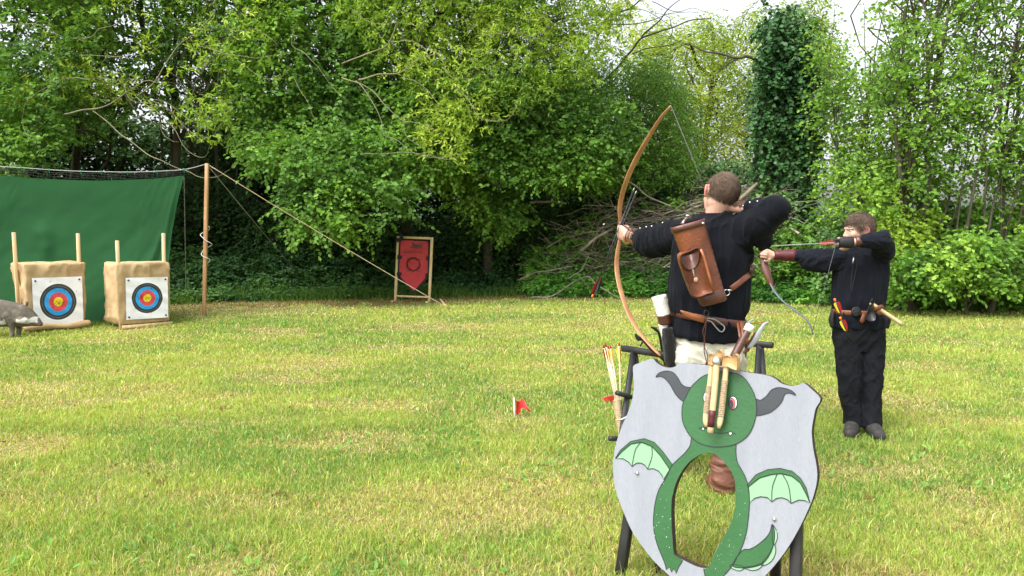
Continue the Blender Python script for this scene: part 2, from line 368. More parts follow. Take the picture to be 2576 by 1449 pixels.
def region(poly, Y0, Y1, n, thr=0.0, cl=1.1, seed=0, falloff=None):
    """n points in the slab Y0..Y1 whose outline, seen from the field, is poly; clumped by 3-D noise"""
    r = np.random.default_rng(seed); poly = np.array(poly, float); x0, y0 = poly.min(0); x1, y1 = poly.max(0); out = []; tot = 0
    while tot < n:
        m_ = n * 3; px = r.uniform(x0, x1, m_); py = r.uniform(y0, y1, m_); Yd = r.uniform(Y0, Y1, m_)
        ok = inpoly(px + r.normal(0, 14, m_), py + r.normal(0, 14, m_), poly.tolist()); px, py, Yd = px[ok], py[ok], Yd[ok]
        ru = (CY - py) / F_PX; rx = (px - CX) / F_PX; t = Yd / (_c + _s * ru)
        P = np.stack([rx * t, Yd, CAM_H + (-_s + _c * ru) * t], 1)
        if thr > 0:
            ok = noise(P * cl, seed + 5) * 0.7 + noise(P * cl * 2.3, seed + 6) * 0.3 + r.normal(0, .04, len(P)) > thr; P = P[ok]
        P = P[P[:, 2] > gz(P[:, 0], P[:, 1]) + 0.05]
        out.append(P); tot += len(P)
        if len(P) == 0: break
    return np.vstack(out)[:n]
def twigs(P, tl, nl, L0, W0, cols, kind='broad', out=(0, -0.55, 0.65), droop=0.25, seed=0, jitter=0.55, rosette=False, axis=None):
    """a leafy twig at each point of P. Returns leaf verts, faces, colours and the twig lines"""
    r = np.random.default_rng(seed); n = len(P)
    d = r.normal(0, 1, (n, 3)); d[:, 2] = d[:, 2] * 0.45 - droop
    if axis is not None: d = d * 0.6 + np.asarray(axis)
    d = nrmr(d)
    tb = .6 * noise(P * 1.0, seed + 3) + .4 * noise(P * 2.3, seed + 4); tone = np.clip(0.5 + (tb - 0.5) * 1.6 + r.normal(0, .10, n), 0, 1)  # clump tones put lit and shaded masses into the leaf colour
    LP, LD, LN, LL, LW, LC = [], [], [], [], [], []
    cols = np.array(cols, float)
    for k in range(nl):
        t = (k + 0.7) / nl
        q = P + d * (tl * t) + np.array([0, 0, -1]) * (droop * tl * t * t) + r.normal(0, 0.012, (n, 3))
        side = nrmr(np.cross(d, r.normal(0, .25, (n, 3)) + [0, 0, 1.0])) * (1 if k % 2 else -1)
        ld = nrmr(side * 0.9 + d * (0.5 + 0.8 * t) + r.normal(0, .3, (n, 3)) + [0, 0, -0.22])
        if rosette: ld = nrmr(d * 0.9 + r.normal(0, .75, (n, 3)) + [0, 0, -0.1])
        nn = nrmr(np.array(out) + r.normal(0, jitter, (n, 3)))
        sz = r.uniform(.65, 1.2, n)
        tt = np.clip(tone + r.normal(0, .11, n), 0, 0.999) * (len(cols) - 1); i0 = tt.astype(int); fr = (tt - i0)[:, None]
        c = cols[i0] * (1 - fr) + cols[np.minimum(i0 + 1, len(cols) - 1)] * fr
        LP.append(q); LD.append(ld); LN.append(nn); LL.append(L0 * sz); LW.append(W0 * sz); LC.append(c * r.uniform(.82, 1.12, (n, 1)))
    V, F, k = leaves(np.vstack(LP), np.vstack(LD), np.vstack(LN), np.concatenate(LL), np.concatenate(LW), kind)
    C = np.repeat(np.vstack(LC), k, axis=0)
    return V, F, C, (P, d)
def ntube(P, R, sides=4):
    """many polylines at once: P (m, n, 3), R (m, n)"""
    m_, n = P.shape[:2]; T = np.gradient(P, axis=1); T /= np.linalg.norm(T, axis=2, keepdims=True) + 1e-9
    ref = np.array([0.31, 0.45, 0.83]); U = np.cross(T, ref); U /= np.linalg.norm(U, axis=2, keepdims=True) + 1e-9; W = np.cross(T, U)
    a = np.linspace(0, 2 * np.pi, sides, endpoint=False)
    V = P[:, :, None, :] + R[:, :, None, None] * (np.cos(a)[None, None, :, None] * U[:, :, None, :] + np.sin(a)[None, None, :, None] * W[:, :, None, :])
    b = (np.arange(m_)[:, None, None] * n + np.arange(n - 1)[None, :, None]) * sides; j = np.arange(sides)[None, None, :]; k = (j + 1) % sides
    F = np.stack([b + j, b + k, b + sides + k, b + sides + j], -1).reshape(-1, 4)
    return V.reshape(-1, 3), F
def curves(A, B, n=9, sag=0.0, wob=0.12, seed=0, up_end=0.0):
    """wandering lines from points A to points B"""
    r = np.random.default_rng(seed); m_ = len(A); t = np.linspace(0, 1, n)[None, :, None]; Ln = np.linalg.norm(B - A, axis=1)[:, None, None]
    P = A[:, None] * (1 - t) + B[:, None] * t
    for f in (1, 2, 3):
        amp = r.normal(0, wob / f, (m_, 1, 3)); ph = r.uniform(0, np.pi, (m_, 1, 1)); P = P + amp * Ln * np.sin(t * np.pi * f + ph * (f > 1)) * np.sin(t * np.pi) ** 0.5
    P[:, :, 2:] += -sag * Ln * np.sin(t * np.pi * 0.9) + up_end * Ln * np.clip(t - .6, 0, 1) ** 2 * 3
    return P
def grow(base, P, nlimb=6, h_split=(0.3, 0.85), trunk_top=None, r0=0.12, seed=0, nbr=60, lean=None, sag=0.05, thin=0.011, up_end=0.1):
    """trunk, limbs and branches that reach the foliage points P: returns wood (V,F quads)"""
    r = np.random.default_rng(seed); base = np.asarray(base, float); top = np.asarray(trunk_top, float) if trunk_top is not None else P.mean(0)
    tl = curves(base[None], top[None], 14, 0, 0.03, seed)[0]; tr = np.linspace(r0, r0 * 0.35, 14); tr[0] *= 1.35; tr[1] *= 1.1
    parts = [ntube(tl[None], tr[None], 9)]
    # limbs to cluster centres
    idx = r.choice(len(P), nlimb, replace=len(P) < nlimb); C = P[idx]
    for _ in range(4):
        a = np.argmin(((P[:, None] - C[None]) ** 2).sum(2), 1)
        C = np.array([P[a == k].mean(0) if (a == k).any() else C[k] for k in range(nlimb)])
    s = r.uniform(h_split[0], h_split[1], nlimb); zi = np.clip((s * 13).astype(int), 0, 13); A = tl[zi]
    lb = curves(A, C, 12, -0.05, 0.07, seed + 1); lr = np.linspace(1, 0.32, 12)[None] * (r0 * r.uniform(.3, .5, (nlimb, 1)))
    parts.append(ntube(lb, lr, 6))
    # branches from limbs to foliage points
    idx = r.choice(len(P), min(nbr, len(P)), replace=False); Q = P[idx]; a = np.argmin(((Q[:, None] - C[None]) ** 2).sum(2), 1)
    st = lb[a, r.integers(4, 12, len(Q))]; br = curves(st, Q, 10, sag, 0.12, seed + 2, up_end)
    rr = np.linspace(1, 0.28, 10)[None] * np.clip(np.linalg.norm(Q - st, axis=1)[:, None] * 0.008, .006, thin * 1.6) * r.uniform(.7, 1.3, (len(Q), 1))
    parts.append(ntube(br, rr, 4))
    VV, FF, n = [], [], 0
    for V, F in parts: VV.append(V); FF.append(F + n); n += len(V)
    return (np.vstack(VV), np.vstack(FF)), br, lb
def twig_wood(P, d, tl, rad=0.003, seed=0):
    A = P - d * 0.12; B = P + d * tl; c = curves(A, B, 4, 0.05, 0.08, seed)
    return ntube(c, np.linspace(1, .4, 4)[None] * np.full((len(P), 1), rad), 3)
def quads(g): return g
def catg(gs):
    VV, FF, n = [], [], 0
    for V, F in gs: VV.append(V); FF.append(F + n); n += len(V)
    return np.vstack(VV), np.vstack(FF)
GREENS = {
 'hazel': [(0.073, 0.165, 0.033), (0.145, 0.310, 0.046), (0.251, 0.449, 0.066)],
 'ash': [(0.145, 0.264, 0.040), (0.304, 0.475, 0.053), (0.528, 0.634, 0.092)],
 'lime': [(0.132, 0.253, 0.033), (0.275, 0.440, 0.050), (0.462, 0.594, 0.088)],
 'fresh': [(0.092, 0.198, 0.033), (0.198, 0.383, 0.053), (0.383, 0.581, 0.092)],
 'ivy': [(0.029, 0.082, 0.029), (0.055, 0.152, 0.045), (0.132, 0.264, 0.066)],
 'dark': [(0.018, 0.045, 0.014), (0.032, 0.080, 0.020), (0.055, 0.120, 0.028)],  # leaf colours darkened to stand in for deep shade
 'willow': [(0.143, 0.253, 0.033), (0.308, 0.440, 0.050), (0.506, 0.594, 0.088)],
 'nettle': [(0.066, 0.198, 0.040), (0.132, 0.343, 0.059), (0.238, 0.502, 0.079)],
}
def tree(name, label, cat, base, regs, pal, leafL, leafW, nl=8, tl=0.4, kind='broad', r0=0.12, top=None, nlimb=7, nbr=70, seed=1,
         bark='bark', leafm='leaf', group=None, droop=0.25, rosette=False, jitter=0.55, out=(0, -0.55, 0.65), sag=0.05, up_end=0.1, thin=0.011, split=(0.3, 0.85), extra=None, limbm='bark'):
    base = np.asarray(base, float); base[2] = float(gz(base[0], base[1])) - 0.03
    P = np.vstack([region(*g[:4], thr=g[4] if len(g) > 4 else 0.0, cl=g[5] if len(g) > 5 else 1.1, seed=seed * 13 + i) for i, g in enumerate(regs)])
    T = thing(name, label, cat, tuple(base), group)
    V, F, C, (tp, td) = twigs(P, tl, nl, leafL, leafW, GREENS[pal], kind, out, droop, seed, jitter, rosette)
    wood, br, lb = grow(base, P, nlimb, split, at(*top) if top is not None else None, r0, seed, nbr, sag=sag, thin=thin, up_end=up_end)
    sel = np.random.default_rng(seed).random(len(tp)) < 0.5
    wood = catg([wood, quads(twig_wood(tp[sel], td[sel], tl * .9, 0.0028, seed))])
    mk('trunk', wood, M[bark], T)
    if extra: mk('branches', catg(extra), M[limbm], T)
    mk('crown', (V, F), M[leafm], T, col=C, smooth=False)
    return T
def wpt(px, Y): return (float(at(px, 565, Y)[0]), Y, 0.0)
def lawn_weeds():
    r = np.random.default_rng(91); n = 1500; y = 3.2 + 12 * r.random(n) ** 1.4; x = r.uniform(-.75, .75, n) * y; ok = noise(np.stack([x * 1.1, y * 1.3, 0 * x], 1), 12) > .52; ok &= y < hedge_y(x) - .3; x, y = x[ok], y[ok]
    V, F, C, _ = twigs(np.stack([x, y, gz(x, y) + .016], 1), .05, 5, .045, .020, [(.13, .30, .06), (.20, .40, .08), (.32, .50, .12)], 'broad', (0, -.1, 1), .05, 92, .3, rosette=True)
    V[:, 2] = np.maximum(V[:, 2], gz(V[:, 0], V[:, 1]) + .006)
    mk('lawn_weeds', (V, F), M['leaf'], kind='stuff', col=C, smooth=False, label='low broad leaved weeds and clover scattered through the mown lawn', cat='weeds', loc=(0, 0, 0))
    n = 900; y = 3.2 + 13 * r.random(n) ** 1.2; x = r.uniform(-.75, .75, n) * y; y = np.minimum(y, hedge_y(x) - .05); q = r.random(n) * 6.28; D = np.stack([np.cos(q), np.sin(q), r.normal(.1, .3, n)], 1)
    V, F, k = leaves(np.stack([x, y, gz(x, y) + .02], 1), nrmr(D), nrmr(r.normal(0, .5, (n, 3)) + [0, 0, 1]), r.uniform(.015, .05, n), r.uniform(.006, .016, n)); C = np.repeat(np.array([.20, .11, .05]) * r.uniform(.4, 1.8, (n, 1)), k, axis=0)
    mk('dead_leaves', (V, F), M['leaf'], kind='stuff', col=C, smooth=False, label='crumbs of dead leaf and cut grass lying on the lawn', cat='litter', loc=(0, 0, 0))
lawn_weeds()
# ------------------------------------------------------------ the wood behind the range
gB = 'dark trees at the back of the wood'
backs = [(-60, 21.5, [(-520, 120), (60, 150), (170, 240), (260, 700), (-520, 700)]), (300, 22.5, [(40, 190), (180, 250), (330, 300), (430, 320), (600, 320), (600, 690), (60, 690)]),
         (720, 21.0, [(480, 340), (640, 260), (930, 180), (930, 690), (480, 690)]), (1130, 22, [(800, 230), (1360, 200), (1360, 690), (860, 690)]),
         (1480, 21, [(1290, 280), (1700, 380), (1700, 640), (1290, 660)])]
bl = ['dark ivy choked tree behind the green net, far left of the wood', 'dark thicket tree directly behind the two target frames', 'dark thicket tree behind the wooden net pole',
      'dark thicket tree behind the red banner', 'dark thicket tree behind the brushwood heap']
for q, (px, Yd, poly) in enumerate(backs):
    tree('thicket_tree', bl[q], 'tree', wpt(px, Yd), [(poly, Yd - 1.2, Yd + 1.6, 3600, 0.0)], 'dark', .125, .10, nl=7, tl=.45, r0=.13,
         top=(px + 20, poly[0][1] - 30, Yd), nlimb=6, nbr=50, seed=300 + q, leafm='shade', group=gB, split=(.2, .9))  # gloom at the back of the wood is put into the leaf colour
for q, (px, poly, lb_) in enumerate(((330, [(150, 470), (260, 430), (420, 440), (560, 430), (640, 470), (640, 680), (150, 680)], 'low dark holly bush behind the right end of the green net'),
        (820, [(620, 500), (760, 560), (900, 560), (1010, 520), (1010, 700), (620, 700)], 'low dark bush behind the tan guy rope'), (1200, [(1090, 560), (1250, 500), (1400, 470), (1480, 520), (1480, 720), (1000, 720), (1000, 600)], 'low dark bush just right of the red banner'))):
    tree('bush', lb_, 'bush', wpt(px, 18.2), [(poly, 17.3, 19.0, 1500, .2)], 'dark', .085, .065, nl=8, tl=.35, r0=.04, top=(px, poly[1][1], 18.2), nlimb=6, nbr=40, seed=340 + q, leafm='shade', group='low dark bushes under the trees', split=(.1, .8))  # bushes added to fill the understory, shade painted into their leaves
def limbs(defs, Yd, k=1.0):
    gs = []
    for pts, ra in defs:
        pts = np.array(pts, float); m_ = len(pts); n = m_ * 5
        dz = np.linspace(0, -0.9 if m_ > 6 else -.4, m_)
        L = spline([at(x, y, Yd + z) for (x, y), z in zip(pts, dz)], n); t = np.linspace(0, 1, n)
        L = L + (np.stack([noise(L * 2.6, 4 + q) for q in range(3)], 1) - .5) * 0.10
        gs.append(ntube(L[None], (ra * k * (1 - .68 * t))[None], 6))
    return gs
ash_l = [([(161, 285), (234, 278), (288, 255), (362, 208), (399, 201)], .028),
         ([(234, 285), (281, 318), (315, 345), (355, 375), (395, 402), (429, 417), (469, 429), (496, 442), (523, 446), (549, 446), (576, 429)], .020),
         ([(348, 241), (368, 261), (402, 288), (432, 322), (452, 355), (476, 382), (496, 395), (516, 389), (526, 368)], .014),
         ([(385, 248), (435, 285), (469, 322), (502, 345), (536, 342), (549, 322)], .013), ([(402, 291), (409, 335), (429, 358), (445, 355)], .010),
         ([(395, 248), (440, 272), (476, 301), (516, 315)], .011), ([(151, 198), (190, 196), (214, 198), (255, 201), (335, 201)], .014),
         ([(60, 262), (90, 241), (134, 214), (154, 201)], .012), ([(201, 137), (255, 137), (301, 144), (335, 137), (385, 124), (439, 94)], .013),
         ([(0, 57), (40, 67), (100, 67), (141, 80), (157, 90)], .016), ([(188, 97), (231, 94), (251, 74), (288, 67), (322, 44), (335, 7)], .016),
         ([(57, 298), (60, 278), (70, 265), (92, 240)], .010), ([(57, 298), (63, 335), (80, 352)], .008), ([(502, 235), (536, 248), (569, 255), (583, 235)], .010),
         ([(312, 205), (330, 250), (372, 262), (420, 268)], .011), ([(280, 230), (250, 190), (262, 150), (301, 144)], .012)]
ash_m = [([(499, 111), (549, 124), (600, 134), (637, 144), (690, 144), (734, 134)], .014), ([(600, 144), (620, 164), (653, 188), (687, 201), (710, 198)], .010),
         ([(553, 67), (590, 80), (637, 74), (680, 100), (700, 118)], .010), ([(740, 80), (735, 120), (770, 138), (800, 170), (840, 218), (870, 245)], .014),
         ([(740, 190), (760, 230), (790, 285), (800, 300)], .010), ([(350, 240), (400, 190), (450, 110), (520, 60), (560, -20)], .022)]
ash_r = [([(863, 190), (883, 201), (936, 228), (973, 268), (1013, 302), (1050, 312), (1090, 328)], .018), ([(1007, 191), (1043, 204), (1077, 235), (1097, 261), (1100, 290)], .012),
         ([(896, 201), (930, 241), (960, 302), (966, 335), (1003, 355), (1040, 380), (1117, 399), (1151, 375)], .014),
         ([(913, 389), (997, 389), (1064, 387), (1117, 400), (1147, 395), (1164, 372)], .013), ([(986, 104), (1030, 100), (1070, 124), (1110, 141), (1127, 181), (1151, 198), (1184, 203)], .014),
         ([(863, 157), (896, 144), (963, 124), (986, 97), (997, 54)], .030), ([(903, 198), (953, 191), (1003, 181), (1060, 150), (1110, 132)], .030),
         ([(1198, 90), (1248, 80), (1298, 80), (1348, 97), (1375, 110)], .012), ([(1013, 302), (1030, 345), (1064, 372), (1100, 395), (1140, 385)], .010),
         ([(1140, 210), (1180, 250), (1215, 300), (1260, 310)], .011), ([(1225, 300), (1270, 305), (1300, 270), (1310, 250)], .010), ([(880, 20), (940, 60), (1010, 55), (1070, 62)], .012)]
far_r = [([(1459, 235), (1516, 204), (1553, 174), (1586, 134), (1613, 97), (1667, 74), (1724, 57), (1790, 45)], .035), ([(1466, 238), (1533, 233), (1586, 228), (1633, 235)], .02),
         ([(1500, 90), (1526, 47), (1576, 23), (1610, 0), (1680, -40)], .03), ([(1613, 97), (1650, 60), (1690, 20), (1740, -20)], .022), ([(1540, 60), (1600, 60), (1660, 40), (1760, 30)], .016),
         ([(1586, 134), (1640, 120), (1700, 110), (1780, 70)], .014), ([(1470, 260), (1510, 250), (1560, 255), (1610, 240)], .014), ([(1560, 30), (1620, 25), (1700, 70), (1740, 75)], .010),
         ([(1640, 0), (1700, 30), (1750, 20), (1800, 30)], .010)]
# overhanging trees, left to right
tree('hazel_tree', 'broad leaved green hazel at the left edge, hanging above the net', 'tree', wpt(-160, 20.0),
     [([(-330, -420), (260, -420), (240, 120), (150, 230), (150, 360), (60, 420), (-330, 470)], 14.2, 17.8, 5400, .38, 1.3),
      ([(-250, 300), (70, 330), (110, 405), (-250, 430)], 13.6, 14.8, 160, .4)], 'hazel', .092, .066, nl=9, r0=.14, top=(-20, -200, 16.8), nlimb=9, nbr=120, seed=11)
tree('ash_tree', 'ash with long bare pale branches drooping over the net pole', 'tree', wpt(150, 20.4),
     [([(60, -200), (700, -200), (760, 140), (560, 330), (300, 240), (120, 260), (100, 120)], 14.4, 16.0, 620, .5, 1.6),
      ([(470, 240), (570, 240), (590, 320), (530, 370), (470, 310)], 14.0, 14.6, 60), ([(130, 190), (330, 180), (330, 240), (150, 250)], 14.6, 15.2, 70),
      ([(20, 200), (110, 190), (120, 260), (30, 270)], 14.6, 15.2, 40)], 'ash', .115, .035, nl=9, tl=.16, kind='narrow', rosette=True, r0=.13,
     top=(230, 120, 15.8), nlimb=5, nbr=50, seed=12, limbm='twig', extra=limbs(ash_l, 14.2, .58) + limbs(ash_m, 14.3, .58), sag=.12, up_end=.22)
tree('hazel_tree', 'green hazel with many slender stems and sky showing between its leaves', 'tree', wpt(420, 18.5),
     [([(120, -420), (780, -420), (760, 60), (640, 200), (560, 300), (300, 280), (180, 360), (120, 100)], 15.8, 19.5, 5200, .43, 1.35)], 'hazel', .094, .068, nl=9, r0=.10, top=(430, -120, 18.2), nlimb=9, nbr=120, seed=13,
     extra=limbs([([(x0, 640), (x1, 300), (x2, -60)], r_) for x0, x1, x2, r_ in ((452, 425, 380, .05), (500, 478, 500, .06), (470, 510, 560, .045), (560, 535, 470, .05), (420, 400, 330, .035), (610, 640, 700, .05), (585, 600, 560, .03))], 18.5))
tree('elm_tree', 'leafy tree whose lowest sprays hang down beside the guy rope', 'tree', wpt(790, 18.8),
     [([(560, -420), (1000, -420), (960, 100), (1010, 300), (700, 420), (600, 330), (560, 120)], 14.8, 17.8, 5600, .38, 1.3),
      ([(600, 330), (960, 300), (1060, 430), (1000, 480), (940, 470), (850, 470), (760, 410), (640, 420)], 14.0, 15.8, 900, .34),
      ([(710, 430), (980, 400), (960, 520), (920, 590), (760, 600), (700, 520)], 13.8, 14.9, 420, .40, 1.5), ([(930, 460), (1060, 440), (1040, 560), (960, 540)], 13.9, 14.6, 70, .45)],
     'hazel', .088, .066, nl=9, r0=.13, top=(740, -150, 17), nlimb=10, nbr=140, seed=14)
tree('ash_tree', 'bright yellow green ash with wandering grey branches at the top middle', 'tree', wpt(1030, 18.6),
     [([(820, -420), (1640, -420), (1560, 90), (1480, 200), (1350, 260), (1180, 330), (1090, 300), (980, 130), (860, 60)], 14.0, 16.6, 6400, .36, 1.2),
      ([(1050, 260), (1170, 250), (1180, 420), (1040, 380)], 13.9, 14.6, 120, .42)], 'lime', .10, .034, nl=10, tl=.24, kind='narrow', rosette=True, r0=.15,
     top=(1040, -60, 16), nlimb=9, nbr=130, seed=15, limbm='twig', extra=limbs(ash_r, 13.9, .6), sag=.12, up_end=.2)
tree('hazel_tree', 'mid green hazel leaning out above the red banner', 'tree', wpt(1230, 17.6),
     [([(1000, 200), (1350, 180), (1560, 260), (1600, 360), (1480, 440), (1250, 470), (1060, 440), (960, 330)], 14.6, 17.3, 4600, .34, 1.3),
      ([(820, -100), (1400, -100), (1500, 250), (900, 250)], 15.8, 17.8, 2600, .25), ([(1000, 400), (1300, 420), (1340, 520), (1260, 600), (1180, 520), (1040, 450)], 15.4, 17.2, 460, .4)], 'hazel', .082, .06, nl=9, r0=.12, top=(1240, 60, 17.2), nlimb=9, nbr=110, seed=16)
tree('elder_bush', 'fine leaved green bush above the left end of the brushwood heap', 'bush', wpt(1570, 17.5),
     [([(1380, 200), (1660, 130), (1760, 300), (1740, 450), (1560, 480), (1400, 470)], 16.2, 18.6, 3600, .30, 1.5)], 'hazel', .075, .038, nl=9, tl=.34, kind='narrow', r0=.08, top=(1570, 260, 17.5), nlimb=8, nbr=110, seed=17, extra=limbs(far_r, 17.6), jitter=.8)
tree('willow_tree', 'pale yellow green willow between the tall bow and the ivy clad trunk', 'tree', wpt(1790, 22),
     [([(1560, -60), (1700, 60), (1760, 30), (1850, 60), (1960, -30), (1960, 420), (1830, 480), (1700, 440), (1600, 200)], 20, 23.5, 3300, .44, 1.1)], 'willow', .12, .042, nl=9, tl=.5, kind='narrow', r0=.12, top=(1790, 60, 22), nlimb=9, nbr=150, seed=18, jitter=.9, droop=.5)
tree('willow_tree', 'yellow tinted tree rising behind the ivy clad trunk', 'tree', wpt(2050, 21),
     [([(1990, 0), (2060, -20), (2110, 60), (2120, 230), (2080, 330), (1980, 300)], 19.5, 21.5, 620, .42, 1.2)], 'willow', .11, .05, nl=8, tl=.4, kind='narrow', r0=.10, top=(2050, 60, 21), nlimb=6, nbr=60, seed=19, jitter=.9)
# ivy clad trunk
tb = wpt(1965, 16.0)
tree('ivy_clad_tree', 'tall trunk wholly covered in dark glossy ivy, right of the archer in front', 'tree', tb,
     [([(1925, 95), (1950, 25), (1990, 10), (2030, 60), (2045, 170), (2062, 300), (2040, 420), (2025, 500), (1920, 520), (1915, 430), (1902, 330), (1908, 220), (1918, 150)], 15.5, 16.4, 2300, .26, 1.5),
      ([(1900, 460), (2030, 440), (2040, 600), (1900, 600)], 15.3, 16.5, 380, .36)], 'ivy', .085, .08, nl=9, tl=.3, r0=.15, top=(1985, 20, 16.0), nlimb=9, nbr=90, seed=20, leafm='ivy', jitter=.5, droop=.5,
     extra=limbs([([(1925, 165), (1874, 141), (1854, 147), (1814, 134), (1774, 132), (1740, 120)], .035), ([(1854, 147), (1828, 168), (1787, 198), (1760, 215)], .02)], 15.8))
# hazels on the right, light coming through them
def stems(px0, lst, Yd, r_=.03):
    return limbs([([(px0 + a_ , 740), (px0 + b_, 480), (px0 + c_, 250), (px0 + d_, 20)], r_ * k_) for a_, b_, c_, d_, k_ in lst], Yd)
gR = 'many stemmed hazels along the right edge'
tree('hazel_tree', 'loose hazel with sky behind it, next to the ivy clad trunk', 'tree', wpt(2160, 14.6),
     [([(2040, 60), (2130, 120), (2150, 190), (2210, 150), (2250, 60), (2290, 40), (2320, 330), (2260, 520), (2060, 520), (2040, 380)], 13.6, 16, 1400, .50, 1.9)], 'fresh', .075, .052, nl=7, tl=.36, r0=.05, top=(2190, 150, 14.6), nlimb=8, nbr=90, seed=21, group=gR,
     extra=stems(2160, [(0, 10, 30, 60, .8), (0, 60, 110, 140, .7), (-30, -40, -70, -60, .6), (20, 30, 20, 10, .6)], 14.5), jitter=.7)
tree('hazel_tree', 'hazel with two thick brown stems rising behind the younger archer', 'tree', wpt(2300, 13.6),
     [([(2190, -380), (2480, -380), (2470, 120), (2440, 330), (2380, 470), (2200, 480), (2170, 330), (2230, 120)], 12.8, 15, 2300, .51, 1.9),
      ([(2100, 400), (2400, 420), (2380, 600), (2230, 620), (2200, 520), (2100, 560)], 13.2, 14.6, 560, .42)], 'fresh', .075, .054, nl=7, tl=.38, r0=.075, top=(2330, 100, 13.7), nlimb=8, nbr=110, seed=22, group=gR,
     extra=stems(2300, [(-45, -38, -42, -20, 1.9), (20, 28, 55, 90, 2.2), (10, -10, -30, -90, .8), (40, 90, 130, 170, .8), (60, 120, 190, 230, .6)], 13.6), jitter=.7)
tree('hazel_tree', 'hazel with slanting thin stems at the right edge', 'tree', wpt(2500, 13.4),
     [([(2420, -380), (2900, -380), (2900, 440), (2640, 430), (2500, 400), (2380, 330), (2410, 100)], 12.4, 14.8, 2700, .49, 1.9), ([(2400, 330), (2640, 330), (2640, 520), (2420, 520)], 13.0, 14.8, 330, .42, 1.6)], 'fresh', .075, .052, nl=7, tl=.38, r0=.05, top=(2560, 60, 13.4), nlimb=9, nbr=120, seed=23, group=gR,
     extra=stems(2450, [(-30, 0, 60, 130, 1.), (0, 60, 120, 200, .8), (20, 30, 40, 60, .8), (50, 110, 190, 300, .9), (90, 130, 190, 230, .7), (120, 160, 180, 200, .6), (-50, -30, 0, 20, .6), (70, 70, 60, 90, .6), (140, 220, 300, 380, .8)], 13.3), jitter=.7)
gS = 'leafy bushes at the right edge of the lawn'
def bush(label, px, Yd, poly, n, pal, L_, W_, seed, thr=.34, ya=-.7, yb=.9, **k):
    return tree('bush', label, 'bush', wpt(px, Yd), [(poly, Yd + ya, Yd + yb, n, thr, 1.6)], pal, L_, W_, nl=8, tl=.3, r0=.03, top=(px, poly[0][1], Yd), nlimb=6, nbr=50, seed=seed, group=gS, split=(.05, .7), **k)
bush('bright green bush spreading low at the far right edge of the lawn', 2440, 13.0, [(2330, 650), (2370, 610), (2400, 625), (2440, 575), (2500, 600), (2560, 560), (2620, 590), (2780, 570), (2780, 730), (2560, 725), (2420, 735), (2330, 710)], 1150, 'fresh', .08, .06, 31, thr=.40)
bush('dark ivy covered bush behind the bright one at the right', 2500, 14.6, [(2290, 540), (2340, 500), (2400, 520), (2460, 505), (2540, 530), (2620, 500), (2850, 500), (2850, 700), (2290, 700)], 1500, 'ivy', .08, .07, 32, leafm='ivy')
bush('bush with pale heart shaped leaves just right of the younger archer', 2270, 13.6, [(2190, 560), (2240, 520), (2300, 545), (2340, 530), (2340, 600), (2310, 660), (2260, 640), (2200, 660)], 420, 'lime', .075, .06, 33, thr=.44, ya=-.4, yb=.5)
bush('leafy green bush low on the ground right of the younger archer', 2290, 13.3, [(2210, 650), (2260, 620), (2330, 640), (2400, 610), (2420, 700), (2390, 745), (2220, 740)], 800, 'hazel', .078, .06, 38, thr=.36)
bush('mid green bush behind the bright one at the far right edge', 2480, 13.9, [(2380, 560), (2450, 530), (2560, 520), (2700, 530), (2700, 700), (2380, 700)], 1100, 'hazel', .08, .062, 39, thr=.36)
bush('shaded bush on the ground behind the younger archer', 2210, 14.6, [(2060, 560), (2200, 600), (2330, 580), (2330, 720), (2060, 730)], 900, 'ivy', .08, .07, 137, leafm='ivy')
bush('low green bush between the two archers', 2030, 15.4, [(1900, 590), (1950, 560), (2020, 575), (2080, 520), (2140, 540), (2190, 590), (2190, 700), (1900, 700)], 900, 'hazel', .075, .055, 34, thr=.40)
tree('bush', 'ivy bush in the dark behind the brushwood heap', 'bush', wpt(1760, 18.2), [([(1560, 420), (1900, 400), (1950, 620), (1500, 640)], 17.5, 19, 1500, .2)], 'ivy', .09, .075, nl=8, tl=.35, r0=.05, top=(1750, 430, 18.2), nlimb=6, nbr=50, seed=35, leafm='ivy')

# ------------------------------------------------------------ ground cover under the trees
def cover(n, y0, y1, hmax, pal, L_, W_, seed, x0=-14, x1=13.5, thr=0.0, nl=6, tl=.14, leafm='leaf', lab='', name='undergrowth', kind='broad', hmin=.03, out=(0, -.5, .8), mask=None):
    r = np.random.default_rng(seed); x = r.uniform(x0, x1, n * 3); y = hedge_y(x) + y0 + (y1 - y0) * r.random(n * 3) ** 1.2
    p = np.stack([x, y, 0 * x], 1); nn = fbm(p * [1.1, 1.6, 1], seed, 2); ok = (nn > thr)
    if mask is not None: ok &= mask(x, y)
    x, y, nn = x[ok][:n], y[ok][:n], nn[ok][:n]
    z = gz(x, y) + hmin + hmax * r.random(len(x)) * (0.35 + 1.1 * nn) * np.clip((y - hedge_y(x) - y0 + .15) / .9, .25, 1)
    V, F, C, (tp, td) = twigs(np.stack([x, y, z], 1), tl, nl, L_, W_, GREENS[pal], kind, out, .1, seed, .6)
    mk(name, (V, F), M[leafm], kind='stuff', col=C, smooth=False, label=lab, cat='ground cover', loc=(0, 0, 0))
cover(12500, .5, 6.5, .55, 'dark', .085, .07, 41, leafm='shade', lab='dark ivy carpet covering the shaded bank under the trees', name='ivy_ground_cover')  # shade on the bank is painted into the ivy colour
cover(8000, .10, 2.4, .55, 'ivy', .085, .045, 42, x1=1.5, thr=.33, nl=7, tl=.2, lab='dark low weeds fringing the shaded left part of the lawn', name='low_weeds')  # darker colours than the nettles opposite, imitating the shade on this side
cover(4500, .10, 2.4, .55, 'nettle', .085, .045, 43, x0=.5, thr=.33, nl=7, tl=.2, lab='light green nettles fringing the right part of the lawn', name='nettles')
